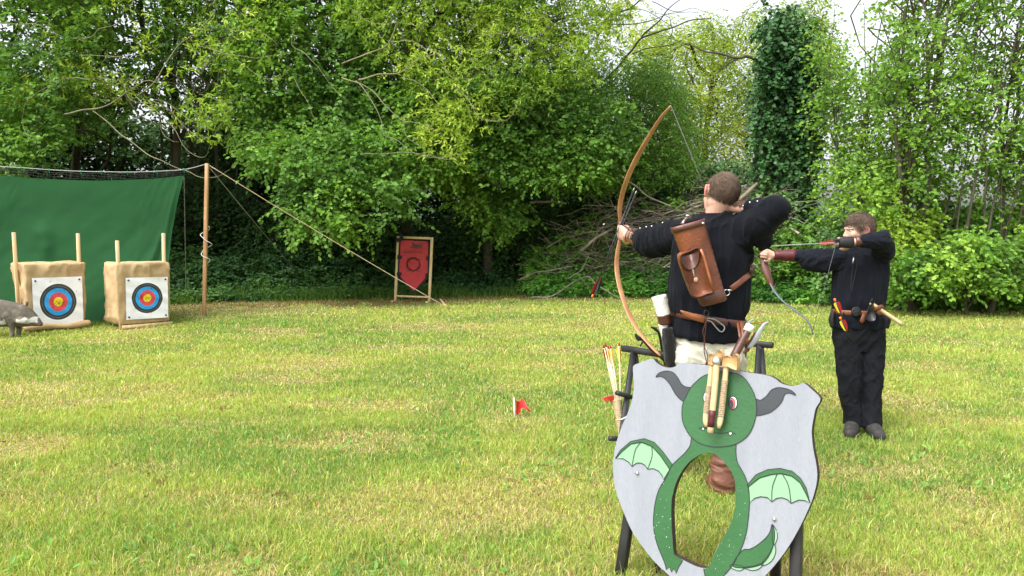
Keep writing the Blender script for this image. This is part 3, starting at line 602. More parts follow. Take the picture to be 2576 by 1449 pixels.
def tall_grass():
    r = np.random.default_rng(5); n = 26000; x = r.uniform(-14, 13.5, n); y = hedge_y(x) + r.uniform(-.35, 1.3, n) * r.random(n)
    p = np.stack([x, y, 0 * x], 1); nn = fbm(p * [1.3, 2, 1], 8, 2); ok = nn > .42; x, y, nn = x[ok], y[ok], nn[ok]
    h = (.08 + .28 * r.random(len(x))) * (.4 + nn) * np.clip((y - hedge_y(x) + .45) / .6, .2, 1); ln = np.clip(r.normal(.55, .25, len(x)), .05, .95)
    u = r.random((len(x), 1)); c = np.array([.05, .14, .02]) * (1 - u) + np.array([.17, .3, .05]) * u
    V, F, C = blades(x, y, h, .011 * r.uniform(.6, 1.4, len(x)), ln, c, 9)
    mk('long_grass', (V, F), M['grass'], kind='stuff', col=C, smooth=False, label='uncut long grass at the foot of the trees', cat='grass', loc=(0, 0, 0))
tall_grass()
# ------------------------------------------------------------ brushwood heap and loose branches
def brush():
    r = np.random.default_rng(61); n = 950
    cx = r.uniform(1420, 2010, n); Yc = r.uniform(14.6, 17.0, n); hx = np.interp(cx, [1420, 1500, 1600, 1800, 1900, 2010], [.5, 1.25, 1.85, 2.05, 2.25, 1.6])
    x = (cx - CX) / F_PX * Yc; y = hedge_y(x) + .15 + (Yc - 14.6) * .70; z = gz(x, y) + hx * r.random(n) ** .8
    az = r.normal(0, .5, n); el = r.normal(.12, .42, n); d = np.stack([np.cos(az) * np.cos(el), np.sin(az) * np.cos(el), np.sin(el)], 1)
    Ls = r.uniform(.35, 1.25, n)[:, None]; C = np.stack([x, y, z], 1); A = C - d * Ls; B = C + d * Ls
    A[:, 2] = np.maximum(A[:, 2], gz(A[:, 0], A[:, 1]) + .02); B[:, 2] = np.maximum(B[:, 2], gz(B[:, 0], B[:, 1]) + .02)
    c = curves(A, B, 8, 0, .09, 62); rad = np.where(r.random(n) < .06, r.uniform(.014, .03, n), r.uniform(.004, .011, n))
    g = ntube(c, np.linspace(1, .5, 8)[None] * rad[:, None], 5)
    mk('brushwood_heap', g, M['deadwood'], label='tangled heap of cut dead brushwood at the edge of the trees', cat='brushwood', kind='stuff')
brush()
def bramble():
    r = np.random.default_rng(71); n = 3000; cx = r.uniform(1330, 2040, n); Yc = r.uniform(14.4, 16.6, n); hx = np.interp(cx, [1350, 1450, 1600, 1800, 1900, 2010], [.9, 1.5, 1.9, 2.1, 2.3, 1.6])
    x = (cx - CX) / F_PX * Yc; y = hedge_y(x) + .2 + (Yc - 14.4) * .8; z = gz(x, y) + hx * r.random(n) ** 1.1; P = np.stack([x, y, z], 1); ok = noise(P * [1.5, 1.5, 1.9], 9) * .65 + noise(P * 4, 5) * .35 > .475; P = P[ok]
    V, F, C, _ = twigs(P, .22, 7, .075, .055, GREENS['hazel'], 'broad', (0, -.6, .6), .1, 72, .6); mk('bramble_cover', (V, F), M['leaf'], kind='stuff', col=C, smooth=False, label='bramble and ivy leaves growing through the brushwood heap', cat='ground cover', loc=(0, 0, 0))
bramble()
cover(4200, -.15, 1.0, 1.15, 'nettle', .085, .04, 47, x0=.3, x1=6.5, thr=.30, nl=7, tl=.22, lab='tall nettles growing up in front of the brushwood heap', name='nettles')
gK = 'loose branches lying on the brushwood heap'
loose = [('crooked pale dead branch lying on the nettles in front of the heap', [(1335, 770), (1370, 755), (1420, 725), (1475, 695), (1500, 715), (1545, 745), (1580, 770)], 15.9, .018, 0),
         ('thick sawn log sticking up to the right behind the front archer', [(1835, 520), (1870, 495), (1905, 462)], 15.6, .055, 1), ('second sawn log below the steeper one, behind the front archer', [(1845, 545), (1880, 520), (1915, 490)], 15.3, .045, 1),
         ('short mossy log lying level in the middle of the heap', [(1585, 575), (1620, 582), (1665, 588)], 15.8, .05, 1), ('pale stick lying across the top left of the heap', [(1335, 512), (1390, 505), (1425, 512)], 16.3, .03, 1),
         ('thin sloping stick reaching from the heap to the nettles', [(1460, 630), (1500, 600), (1540, 575)], 15.9, .035, 1), ('low pale sticks at the left foot of the heap', [(1310, 700), (1360, 685), (1440, 670)], 16.2, .02, 1),
         ('long thin dead bough slanting down from the bushes to the heap', [(1560, 440), (1600, 470), (1640, 500), (1690, 520)], 16.0, .02, 1)]
for lb_, pts, Yd, ra, k in loose:
    L_ = spline([at(x, y, Yd) for x, y in pts], 22); L_[:, 2] = np.maximum(L_[:, 2], gz(L_[:, 0], L_[:, 1]) + .03); L_ = L_ + (np.stack([noise(L_ * 4, q) for q in range(3)], 1) - .5) * .05
    mk('fallen_branch', tube(L_, ra * np.linspace(1, .6, 22), 8), M['deadwood'], label=lb_, cat='branch', group=gK)
# far hedge line and field seen through the right hand hazels
mk('distant_hills', (lambda xx: (np.concatenate([np.stack([xx, 0 * xx + 420, 0 * xx - 2], 1), np.stack([xx, 0 * xx + 440, 9 + 9 * noise(np.stack([xx * .012, 0 * xx, 0 * xx], 1), 3) + 4 * noise(np.stack([xx * .09, 0 * xx, 0 * xx], 1), 5)], 1), np.stack([xx, 0 * xx + 700, 0 * xx - 2], 1)]),
   [(i, i + 1, 121 + i + 1, 121 + i) for i in range(120)] + [(121 + i, 121 + i + 1, 242 + i + 1, 242 + i) for i in range(120)]))(np.linspace(-500, 700, 121)),
   mat('far_wood', (.05, .09, .05), .9, var=.4, vscale=.05), kind='structure')
# ------------------------------------------------------------ materials of the props
M['net'] = mat('green_net_cloth', (.009, .060, .0165), .85, var=.10, vscale=1.2, bump=.2, bscale=160, spec=.2)
M['mesh'] = mat('dark_netting', (.012, .018, .014), .8); M['tie'] = mat('green_cord', (.01, .22, .12), .6)
M['rope'] = mat('grey_rope', (.32, .33, .32), .8, var=.2, vscale=60); M['trope'] = mat('tan_rope', (.42, .33, .2), .85, var=.25, vscale=80); M['wrope'] = mat('white_cord', (.7, .7, .66), .8)
M['pole'] = mat('pine_pole', (.36, .19, .08), .6, col2=(.52, .32, .15), vscale=4, stretch=(6, 6, .6), bump=.2)
M['pine'] = mat('pale_pine', (.52, .36, .17), .6, col2=(.68, .52, .29), vscale=4, stretch=(5, 5, .7), bump=.15)
M['hessian'] = mat('hessian_sacking', (.44, .31, .165), .95, col2=(.58, .42, .235), vscale=3, bump=.6, bscale=220, spec=.1)
M['paper'] = mat('target_paper', (.85, .86, .90), .6, var=.05, vscale=9, bump=.35, bscale=14)
for n_, c_ in (('ring_black', (.025, .025, .03)), ('ring_blue', (.02, .34, .78)), ('ring_red', (.62, .06, .07)), ('ring_gold', (.80, .62, .02)), ('ring_line', (.16, .16, .18))):
    M[n_] = mat(n_, c_, .55, var=.14, vscale=26, bump=.35, bscale=14)
M['metal'] = mat('steel', (.6, .6, .6), .3, 1.0); M['dmetal'] = mat('dark_iron', (.05, .05, .055), .45, .8, var=.3, vscale=30)
M['boar'] = mat('foam_hide', rough=.8, attr=True, var=.2, vscale=22, bump=.5, bscale=60, spec=.2)
M['red_cloth'] = mat('red_banner_cloth', (.44, .035, .04), .75, var=.15, vscale=7, bump=.4, bscale=12); M['blk_cloth'] = mat('black_webbing', (.012, .012, .014), .8)
M['flag'] = mat('red_flag', (.62, .03, .03), .6, var=.12, vscale=20, trans=.2); M['white'] = mat('white_plastic', (.75, .75, .73), .4)
M['print'] = mat('banner_print', (.06, .045, .05), .8, var=.5, vscale=40); M['pprint'] = mat('faded_banner_print', (.62, .16, .15), .8)
# ------------------------------------------------------------ green backstop net
ropeP = [(-420, 405), (-250, 410), (0, 419), (124, 427), (201, 431), (258, 432), (321, 433), (392, 431), (466, 426), (522, 412)]
YP = 12.9
topY = lambda px: 12.45 + .35 * (px + 400) / 900
RP = spline([at(x, y, topY(x) if x < 500 else YP) for x, y in ropeP], 70)
N_ = thing('safety_net', 'dark green archery safety net hung from a rope behind the target frames', 'net', tuple(gp(100, 830)))
mk('rope', tube(RP, .007, 6), M['rope'], N_)
def netgrid():
    te = spline(np.array([(-420, 432, 0), (-250, 436, 0), (0, 442, 0), (71, 447, 0), (219, 454, 0), (353, 451, 0), (410, 447, 0), (463, 442, 0)], float), 90)
    nv = 60; V = []
    for i in range(90):
        u = i / 89; tx, ty = te[i][:2]; bx = -420 + (427 + 420) * u; by = 838 - 12 * u - 5 * math.sin(u * 9)
        T_, B_ = at(tx, ty, topY(tx)), at(bx, by, 11.75 + .25 * u)
        for j in range(nv):
            v = j / (nv - 1); p = T_ * (1 - v) + B_ * v
            p[1] += .10 * math.sin(math.pi * v)
            if u > .8: p[0] -= .16 * math.sin(math.pi * v) * (u - .8) / .2                      # the free edge curves inward
            V.append(p)
    V = np.array(V); uu = np.repeat(np.linspace(0, 1, 90), nv); vv = np.tile(np.linspace(0, 1, nv), 90)
    d = (fbm(np.stack([uu * 7, vv * 3, 0 * uu], 1), 3, 3) - .5) * .10 * np.sin(math.pi * np.clip(vv, 0, .98)) + (fbm(np.stack([uu * 30, vv * 14 + uu * 10, 0 * uu], 1), 8, 3) - .5) * .022
    for cx, cy, w_, s_, a_ in ((.51, .36, .018, .05, .8), (.53, .45, .014, .06, .6), (.90, .62, .02, .10, -.9), (.85, .72, .02, .09, -.9), (.93, .5, .012, .1, -.5), (.97, .4, .008, .3, 0)):
        q = ((uu - cx) - a_ * .15 * (vv - cy)) / w_; d -= .07 * np.exp(-q * q) * np.exp(-((vv - cy) / s_) ** 2)
    V[:, 1] += d
    F = [(i * nv + j, (i + 1) * nv + j, (i + 1) * nv + j + 1, i * nv + j + 1) for i in range(89) for j in range(nv - 1)]
    back = V + np.array([0, .006, 0]); n = len(V)
    F2 = [tuple(k + n for k in f[::-1]) for f in F]; return np.vstack([V, back]), F + F2, te
Vn, Fn, te = netgrid(); mk('cloth', (Vn, Fn), M['net'], N_)
g = []
for i in range(0, 66):
    a_ = RP[min(69, int(i * 1.0))]; px = -420 + 885 * i / 65; b_ = at(np.interp(px, te[:, 0], te[:, 0]), np.interp(px, te[:, 0], te[:, 1]) + 2, topY(px))
    sag = RP[np.argmin(abs(RP[:, 0] - b_[0]))] - np.array([0, 0, .03 + .025 * math.sin(i * 1.7)]); g.append(tube([sag, b_ + [0, 0, -.01]], .0035, 4))
for k in range(3):
    L_ = []
    for i in range(66):
        px = -420 + 885 * i / 65; b_ = at(px, np.interp(px, te[:, 0], te[:, 1]), topY(px)); a_ = RP[np.argmin(abs(RP[:, 0] - b_[0]))]; f_ = (.25, .5, .78)[k]
        L_.append(a_ * (1 - f_) + b_ * f_ + [0, 0, .012 * math.sin(i * 1.2 + k)])
    g.append(tube(L_, .004 if k else .006, 4))
mk('netting', jn(g), M['mesh'], N_)
for px in (-200, -60, 47, 124, 201, 258, 321, 392, 464):
    c = RP[np.argmin(abs(RP[:, 0] - at(px, 428, topY(px))[0]))]
    mk('cord_tie', jn([ellipsoid(c, (.014, .014, .02)), tube([c, c + [.004, 0, -.06]], .004, 5), tube([c, c + [-.012, 0, -.045]], .003, 5)]), M['tie'], N_)
pb = gp(513, 797); pt = at(521, 411, YP); pb[1] = YP; pb[0] = float(at(513, 797, YP)[0]); pb[2] = -.05
P_ = thing('net_pole', 'tall square pine pole holding the right end of the net rope', 'pole', tuple(pb))
mk('post', beam(pb, pt, .058, .058, (0, 1, 0), nseg=8), M['pole'], P_)
cl = [];
for t in np.linspace(0, 1, 60):
    z = 1.50 - .62 * t; a = t * 2 * math.pi * 2.2; r_ = .045 + .05 * (math.sin(t * math.pi * 3) ** 2)
    c = pb + (pt - pb) * ((z + .05) / (pt[2] + .05)); cl.append([c[0] + r_ * math.cos(a) * 1.1, c[1] + r_ * math.sin(a), z])
mk('rope_coil', tube(cl, .006, 5), M['wrope'], P_)
st = gp(1138, 781)
def guy(name, label, a, b, r_, m_, sag=.0):
    P = np.array([a * (1 - t) + b * t - np.array([0, 0, sag * 4 * t * (1 - t)]) for t in np.linspace(0, 1, 24)]); return mk(name, tube(P, r_, 6), m_, label=label, cat='rope')
guy('guy_rope', 'tan guy rope running from the pole top down across the red banner', pt + [0, 0, -.01], st, .0065, M['trope'], .03)
guy('guy_rope', 'thin dark guy rope running back from the pole into the trees', pt + [.02, .03, -.06], at(765, 705, 17.2), .006, M['rope'], .02)
guy('guy_rope', 'thin grey rope slanting down behind the right edge of the green net', at(463, 442, 12.8), at(468, 742, 15.0), .006, M['rope'], .03)
p0 = gp(1108, 764); p0[2] = .06; p1 = gp(1124, 774); p1[2] = .01
mk('tent_peg', beam(p0 + [0, 0, .03], p1 + [.02, 0, -.03], .03, .018), M['pine'], label='pale wooden peg holding the end of the tan guy rope', cat='peg')
# ------------------------------------------------------------ target frames
def butt(lab, P0, beta, W_, D_, H_, z0, posts, paper, seed, plank, roll):
    t = np.array([math.cos(beta), math.sin(beta), 0]); b = np.array([-math.sin(beta), math.cos(beta), 0]); up = np.array([0, 0, 1.])
    T = thing('archery_target', lab, 'target', (P0[0], P0[1], 0), 'archery targets')
    r = np.random.default_rng(seed); nu, nz = 34, 26; s_per = []
    # hessian wrapped block: rounded box with sagging creases
    rings = []
    per = []
    for k in range(nu): per.append((k / nu * W_, 0))
    for k in range(16): per.append((W_, k / 16 * D_))
    for k in range(nu): per.append((W_ - k / nu * W_, D_))
    for k in range(16): per.append((0, D_ - k / 16 * D_))
    per = np.array(per); cen = np.array([W_ / 2, D_ / 2])
    for i in range(nz + 4):
        q = min(1, i / nz); z = z0 + (H_ - z0) * q; sh = 1.0
        if i > nz: sh = (.985, .94, .5, .02)[i - nz - 1]; z = H_ + (.008, .016, .02, .02)[i - nz - 1]
        pp = cen + (per - cen) * sh; V = np.array([P0 + t * a_ + b * c_ + up * z for a_, c_ in pp]); V[:, 2] = z
        out = nrmr(V - (P0 + t * cen[0] + b * cen[1] + up * z)); amp = .045 + .035 * (abs(q - .5) > .36)
        d = (fbm(V * [9, 9, 5] , seed, 3) - .5) * amp * 2 + (noise(V * [16, 16, 16] + 4, seed) - .5) * .012
        front = (per[:, 1] < .001); d = np.where(front, d * .75 + .006, d * 1.3)
        if i >= nz: V[:, 2] += (noise(V * 8, seed + 2) - .5) * .03 - .03 * np.sin(np.pi * per[:, 0] / W_) * (i == nz)
        rings.append(V + out * d[:, None])
    Vb, Fb = loft(rings); mk('sacking_cover', (Vb, Fb), M['hessian'], T)
    if roll:
        L_ = [P0 + t * (W_ * q) - b * .03 + up * (.07 + .012 * math.sin(q * 7)) for q in np.linspace(-.02, 1.02, 20)]; mk('rolled_hem', capsule(L_, .042 + .008 * np.sin(np.linspace(0, 9, 20)), 12), M['hessian'], T)
    for (a_, c_, h_, lx) in posts:
        q = P0 + t * a_ + b * c_; mk('post', beam(q + [0, 0, -.02], q + t * lx + up * h_, .045, .045, t), M['pine'], T)
    if plank:
        mk('base_plank', beam(P0 + t * .04 - b * .01 + up * .035, P0 + t * (W_ + .02) - b * .01 + up * .035, .03, .05), M['pine'], T)
    # printed face
    x0, x1, zb, zt, tilt = paper; S_ = (x1 - x0); cx, cz = (x0 + x1) / 2 + .01, (zb + zt) / 2
    ra = np.array([0, .05, .094, .14, .19, .235, .278, .318, .326, .367]) * S_; na = 64; V, F, fm = [], [], []
    def pt_(u, v):
        w_ = .004 * math.sin(v * 40 + u * 9) + .006 * (noise([[u * 9, v * 13, seed]], 3)[0] - .5)
        uu = cx + u * math.cos(tilt) - v * math.sin(tilt); vv = cz + v * math.cos(tilt) + u * math.sin(tilt)
        return P0 + t * uu - b * (.030 + w_) + up * vv
    V.append(pt_(0, 0))
    for rr in ra[1:]:
        for k in range(na): a = 2 * math.pi * k / na; V.append(pt_(rr * math.cos(a), rr * math.sin(a) * (zt - zb) / S_))
    hw, hh = S_ / 2, (zt - zb) / 2
    for lv in (.5, 1.0):
        for k in range(na):
            a = 2 * math.pi * k / na; c_, s_ = math.cos(a), math.sin(a); m_ = max(abs(c_), abs(s_)); e = np.array([c_ / m_ * hw, s_ / m_ * hh]); ci = np.array([ra[-1] * c_, ra[-1] * s_ * hh / hw]); q = ci * (1 - lv) + e * lv; V.append(pt_(q[0], q[1]))
    for k in range(na): F.append((0, 1 + k, 1 + (k + 1) % na)); fm.append(1)
    ids = [1, 2, 2, 3, 3, 4, 5, 4, 0, 0]
    for i in range(len(ra) - 2 + 2):
        for k in range(na): a0 = 1 + i * na + k; a1 = 1 + i * na + (k + 1) % na; F.append((a0, a0 + na, a1 + na, a1)); fm.append(ids[i])
    V = np.array(V); n = len(V); V2 = V + b * .004; F += [tuple(q + n for q in f[::-1]) for f in F]; fm = fm + [0] * len(fm)
    pf = mk('target_face', (np.vstack([V, V2]), F), [M[k] for k in ('paper', 'ring_gold', 'ring_red', 'ring_blue', 'ring_black', 'ring_line')], T, fm=fm)
    hol = []
    for k in range(26):
        a_, q_ = r.uniform(0, 6.28), abs(r.normal(0, .17)) * S_; c = pt_(q_ * math.cos(a_), q_ * math.sin(a_)) - b * .0035; hol.append(ellipsoid(c, (.0045, .003, .0045 + .004 * r.random()), 6, 4))
    mk('arrow_holes', jn(hol), M['dmetal'], pf, kind='stuff')
    for su, sv in ((-1, 1), (1, 1), (1, -1), (-1, -1)):
        c = pt_(su * hw * .88, sv * hh * .88) - b * .006; mk('pin', ellipsoid(c, (.014, .014, .014), 10, 6), M['dmetal'], pf)
    return T
g1 = gp(72, 838); g2 = gp(300, 830)
butt('burlap wrapped target with the boar standing before it, leftmost of the two', g1, math.radians(46), .75, .60, .965, .03, [(-.03, .33, 1.42, -.01), (.735, .17, 1.40, .01)], (.055, .70, .065, .775, -.01), 3, False, True)
butt('burlap wrapped target raised on a plank, right one of the two', g2, math.radians(45), .74, .60, .95, .07, [(.035, .04, 1.30, .0), (.71, .16, 1.40, .03)], (.09, .69, .135, .75, -.02), 8, True, False)
# ------------------------------------------------------------ boar
def boar():
    Y0 = 10.45
    sec = [(-235, 772, 800, .05), (-222, 760, 815, .10), (-190, 752, 826, .135), (-150, 750, 830, .145), (-110, 751, 831, .14), (-70, 749, 830, .14), (-35, 749, 827, .14), (-10, 751, 824, .135), (15, 755, 822, .12), (35, 759, 824, .105), (52, 763, 823, .092), (66, 768, 822, .08), (80, 777, 821, .062), (92, 790, 821, .045), (101, 803, 821, .034), (106, 811, 820, .028)]
    R = [ering((at(x, (a + b) / 2, Y0)), (0, 1, 0), (0, 0, 1), w_, (b - a) / 2 * Y0 / F_PX, 24, 2.0) for x, a, b, w_ in sec]
    G = [loft(R)]
    def leg(x, dy, pts, rad):
        return capsule([at(px, py, Y0 + dy) for px, py in pts], rad, 12)
    G += [leg(0, -.07, [(20, 795), (30, 812), (31, 826), (30, 838), (31, 852)], [.075, .052, .034, .03, .034]), leg(0, .07, [(38, 800), (47, 815), (48, 828), (47, 846)], [.065, .045, .03, .034]),
          leg(0, -.08, [(-205, 795), (-212, 812), (-222, 826), (-216, 838), (-214, 856)], [.085, .055, .034, .03, .034]), leg(0, .07, [(-185, 800), (-190, 815), (-199, 828), (-193, 850)], [.075, .05, .03, .034])]
    for s in (-1, 1):
        c = at(70, 763, Y0 + s * .055); G.append(capsule([c + [-.015, 0, -.02], c + [-.01, s * .012, .012], c + [-.02, s * .02, .026]], [.018, .015, .006], 8))
        G.append(ellipsoid(at(52, 806, Y0 + s * .068), (.10, .035, .05)))
    V, F, Nn = remesh(G, .009, 2); V = V + Nn * ((fbm(V * [28, 30, 45], 5, 3) - .5) * .007)[:, None]
    px = CX + V[:, 0] / Y0 * F_PX; z = V[:, 2]; q = fbm(V * 14, 9, 3)
    c = np.array([.115, .10, .08]) * (.75 + .5 * q)[:, None]; c = np.where((q > .60)[:, None], np.array([.16, .14, .11]), c)
    pz = 565 + (CAM_H - z) / Y0 * F_PX
    wh = ((px > 42) & (px < 90) & (pz > 800 + (q - .5) * 18) & (pz < 813 + (q - .5) * 14)) | ((px > -10) & (px < 18) & (pz > 800) & (pz < 815 + 20 * (q - .5)) & (q > .47))
    c = np.where(wh[:, None], np.array([.5, .5, .46]) * (.8 + .4 * q)[:, None], c); c = np.where(((pz > 818) & (px > 96))[:, None], np.array([.03, .025, .025]), c)
    T = thing('boar_target', 'grey brown foam wild boar target standing in front of the leftmost target', 'animal target', tuple(gp(-80, 853)))
    mk('body', (V, F), M['boar'], T, col=c)
    for s in (-1, 1): mk('eye', ellipsoid(at(86, 789, Y0 + s * .052), (.008, .006, .007), 10, 6), M['dmetal'], T)
boar()
# ------------------------------------------------------------ banner
def banner():
    Yb = 15.4; bl_, br_, tl_, tr_ = at(994.5, 757, Yb), at(1080, 759, Yb - .12), at(1002, 594, Yb), at(1087, 597, Yb - .12)
    T = thing('banner_stand', 'red pennant banner laced with black tape inside a pale wooden frame', 'banner', (float((bl_[0] + br_[0]) / 2), Yb, 0))
    t = nrm(br_ - bl_); up = nrm(tl_ - bl_); n = np.cross(t, up)
    for a_, b_ in ((bl_, tl_), (br_, tr_)): mk('upright', beam(a_ - up * .02, b_, .052, .045, n, nseg=4), M['pine'], T)
    q = .5 * .052; mk('crossbar', beam(tl_ + t * q - up * .022, tr_ - t * q - up * .022, .045, .05, n), M['pine'], T); mk('crossbar', beam(bl_ + t * q + up * .1, br_ - t * q + up * .09, .035, .05, n), M['pine'], T)
    for a_ in (bl_, br_): mk('foot', beam(a_ + n * -.22 + up * .0, a_ + n * .22 + up * .0, .045, .04), M['pine'], T)
    def P(px, py, o=0): p = at(px, py, Yb - .03); return p + n * (-o if n[1] > 0 else o)
    nn = n if n[1] < 0 else -n
    def poly(pts, th, o):
        pts = [at(x, y, Yb - .03) + nn * o for x, y in pts]; m_ = len(pts); V = np.array(pts + [p - nn * th for p in pts]); tr = tessellate_polygon([[Vector(p) for p in pts]])
        return V, [tuple(f) for f in tr] + [tuple(m_ + k for k in f[::-1]) for f in tr] + [(k, (k + 1) % m_, m_ + (k + 1) % m_, m_ + k) for k in range(m_)]
    edge = poly([(1004, 598.5), (1083, 602), (1081, 696), (1041, 739), (999.5, 696)], .003, 0)
    mk('black_border', edge, M['blk_cloth'], T, smooth=False)
    # red cloth as a slightly billowing sheet
    rows = []; 
    for i in range(21):
        v = i / 20; y = 604 + v * 128; xl = np.interp(y, [604, 692, 732], [1008.6, 1004.3, 1040.5]); xr = np.interp(y, [604, 693, 732], [1078, 1075.5, 1041]); y2 = y
        rows.append([at(xl + (xr - xl) * k / 14, y2 + 3 * k / 14 * (1 - v), Yb - .03) + nn * (.010 + .007 * math.sin(v * 9 + k * .3) * math.sin(k / 14 * math.pi)) for k in range(15)])
    V = np.array(rows).reshape(-1, 3); F = [(i * 15 + k, i * 15 + k + 1, (i + 1) * 15 + k + 1, (i + 1) * 15 + k) for i in range(20) for k in range(14)]
    m_ = len(V); cl = mk('red_cloth', (np.vstack([V, V - nn * .002]), F + [tuple(q + m_ for q in f[::-1]) for f in F]), M['red_cloth'], T)
    tabs = []
    for a_, b_ in (((1002, 646.5), (1009, 647)), ((1001, 689), (1008, 690)), ((1075, 649), (1085, 650)), ((1073, 692), (1083, 693)), ((1010, 592), (1010, 603)), ((1043.5, 593), (1043.5, 604)), ((1077, 594), (1077, 605)), ((998, 603), (1008, 604)), ((1078, 606), (1090, 607))):
        p, q = at(*a_, Yb - .07), at(*b_, Yb - .05); d = nrm(q - p); tabs.append(beam(p - d * .02, q + d * .01, .024, .07, up if abs(a_[1] - b_[1]) < 3 else t))
    for k, g_ in enumerate(tabs): mk('lacing_tab', g_, M['blk_cloth'], T)
    # lettering and emblem
    cu = bpy.data.curves.new('txt', 'FONT'); cu.body = 'Clan'; cu.size = .19; cu.extrude = .0012; cu.align_x = 'CENTER'; cu.shear = .25; cu.offset = .004
    to = bpy.data.objects.new('txt', cu); COL.objects.link(to); dg = bpy.context.evaluated_depsgraph_get(); me = bpy.data.meshes.new_from_object(to.evaluated_get(dg))
    v = np.array([x.co[:] for x in me.vertices]); f = [tuple(p.vertices) for p in me.polygons]; bpy.data.objects.remove(to)
    o = at(1040, 623, Yb - .03) + nn * .021; V = o + v[:, 0:1] * t * .95 + v[:, 1:2] * up * .78 + v[:, 2:3] * nn; mk('lettering', (V, f), M['print'], cl, smooth=False)
    r = np.random.default_rng(3); sg = []
    for k in range(9):
        x = 1018 + k * 5.4; y = 634 + .6 * math.sin(k); hgt = 6 if k in (0, 8) else 3.2; pts = [at(x + r.normal(0, .5), y - hgt + q * hgt * .7, Yb - .03) + nn * .021 for q in range(3)] + [at(x + 3.5, y - r.uniform(0, 2), Yb - .03) + nn * .021]; sg.append(tube(spline(pts, 8), .0050, 4, flat=.3))
    mk('lettering', jn(sg), M['print'], cl, smooth=False)
    cx, cy = 1040.5, 665; wr = []
    for k in range(46):
        a = k / 46 * 2 * math.pi + r.normal(0, .05); r0_, r1_ = r.uniform(13, 15), r.uniform(16.5, 20.5); p = at(cx + r0_ * math.cos(a), cy + r0_ * math.sin(a), Yb - .03) + nn * .022; q = at(cx + r1_ * math.cos(a + .35), cy + r1_ * math.sin(a + .35), Yb - .03) + nn * .022
        wr.append(tube([p, (p + q) / 2, q], [.012, .019, .005], 4, flat=.15))
    mk('wreath_emblem', jn(wr), M['print'], cl, smooth=False)
    ar = [tube([at(*a_, Yb - .03) + nn * .026, at(*b_, Yb - .03) + nn * .026], .008, 4, flat=.2) for a_, b_ in (((1017, 645), (1062, 684)), ((1016, 685), (1066, 647)))]
    mk('arrow_emblem', jn(ar), M['pprint'], cl, smooth=False)
banner()
# ------------------------------------------------------------ marker flags
def flag(lab, base, h, pts, lean):
    T = thing('marker_flag', lab, 'flag', tuple(base), 'red marker flags in the lawn'); b = np.array(base); tp = b + np.array([lean, 0, h])
    mk('stick', tube([b - [0, 0, .05], tp], .0065, 8), M['white'], T)
    V = []; nu = 12
    for i in range(nu):
        u = i / (nu - 1)
        for j in range(8): V.append(np.array(pts(u, j / 7)) + b)
    V = np.array(V); F = [(i * 8 + j, (i + 1) * 8 + j, (i + 1) * 8 + j + 1, i * 8 + j + 1) for i in range(nu - 1) for j in range(7)]
    mk('pennant', (np.vstack([V, V + [0, .002, 0]]), F + [tuple(q + len(V) for q in f[::-1]) for f in F]), M['flag'], T)
flag('small red flag on a white stick standing in the open lawn', gp(1295, 1047), .150, lambda u, v: (.01 + .115 * u, .03 * math.sin(u * 5 + v), (.125 - .05 * u + .035 * math.sin(u * 4) * (u > .3)) - (.115 * (1 - u) ** 1.3 + .015) * v), -.008)
flag('small red flag lying flopped over beside the arrows, half hidden by their tube', gp(1547, 1012), .06, lambda u, v: (-.125 * u, -.02 * math.sin(u * 3), .055 - .03 * u - (.07 * math.sin(math.pi * min(1, u + .15)) ** .7) * v * .8 + .015 * math.sin(u * 3.1)), .0)
# ------------------------------------------------------------ painted shield on its easel
M['board'] = mat('grey_board_paint', (.245, .266, .308), .55, col2=(.285, .305, .35), vscale=5, bump=.3, bscale=60, stretch=(2.5, 2.5, .3), coat=.05, detail=8)
M['edge'] = mat('plywood_edge', (.035, .022, .014), .85, var=.4, vscale=40); M['chip'] = mat('bare_chips', (.34, .42, .36), .8)
M['dgreen'] = mat('dragon_green', (.026, .108, .036), .42, col2=(.034, .132, .046), vscale=5, bump=.15, bscale=60, coat=.15)
M['lgreen'] = mat('wing_green', (.23, .41, .255), .5, var=.06, vscale=6); M['slate'] = mat('slate_grey_paint', (.045, .052, .062), .5, var=.12, vscale=9)
M['line'] = mat('black_outline', (.015, .02, .025), .5); M['pwhite'] = mat('white_paint', (.82, .82, .80), .5); M['ppink'] = mat('pink_paint', (.62, .12, .13), .5)
M['black_wood'] = mat('black_stained_timber', (.012, .013, .015), .5, col2=(.03, .03, .032), vscale=8, stretch=(1, 1, .2), bump=.25, bscale=60)
M['beech'] = mat('pale_beech', (.56, .40, .20), .5, col2=(.74, .58, .34), vscale=3, stretch=(3, 3, .5), bump=.1); M['ashw'] = mat('axe_head_wood', (.46, .26, .10), .5, col2=(.62, .40, .18), vscale=9, stretch=(1, 1, 4), bump=.1)
M['twine'] = mat('hemp_twine', (.40, .30, .19), .9, var=.3, vscale=120, bump=.6, bscale=200); M['maroon'] = mat('maroon_leather', (.085, .010, .014), .5, var=.2, vscale=20)
Zc = lambda x, y: (1501.5 + x * .4269, 830.6 + y * .4269)
A_ = math.radians(35); LN = math.radians(8)
tS = np.array([math.cos(A_), -math.sin(A_), 0]); nb = np.array([math.sin(A_), math.cos(A_), 0]); uS = np.array([0, 0, math.cos(LN)]) + nb * math.sin(LN); nS = np.cross(tS, uS)
if nS[1] > 0: nS = -nS
O_ = at(1545, 1130, 3.3); camP = np.array([0, 0, CAM_H])
def onS(px, py, o=0.0):
    d = at(px, py, 3.0) - camP; q = O_ + nS * o; return camP + d * (np.dot(q - camP, nS) / np.dot(d, nS))
def zS(x, y, o=0.0): return onS(*Zc(x, y), 0) + nS * o
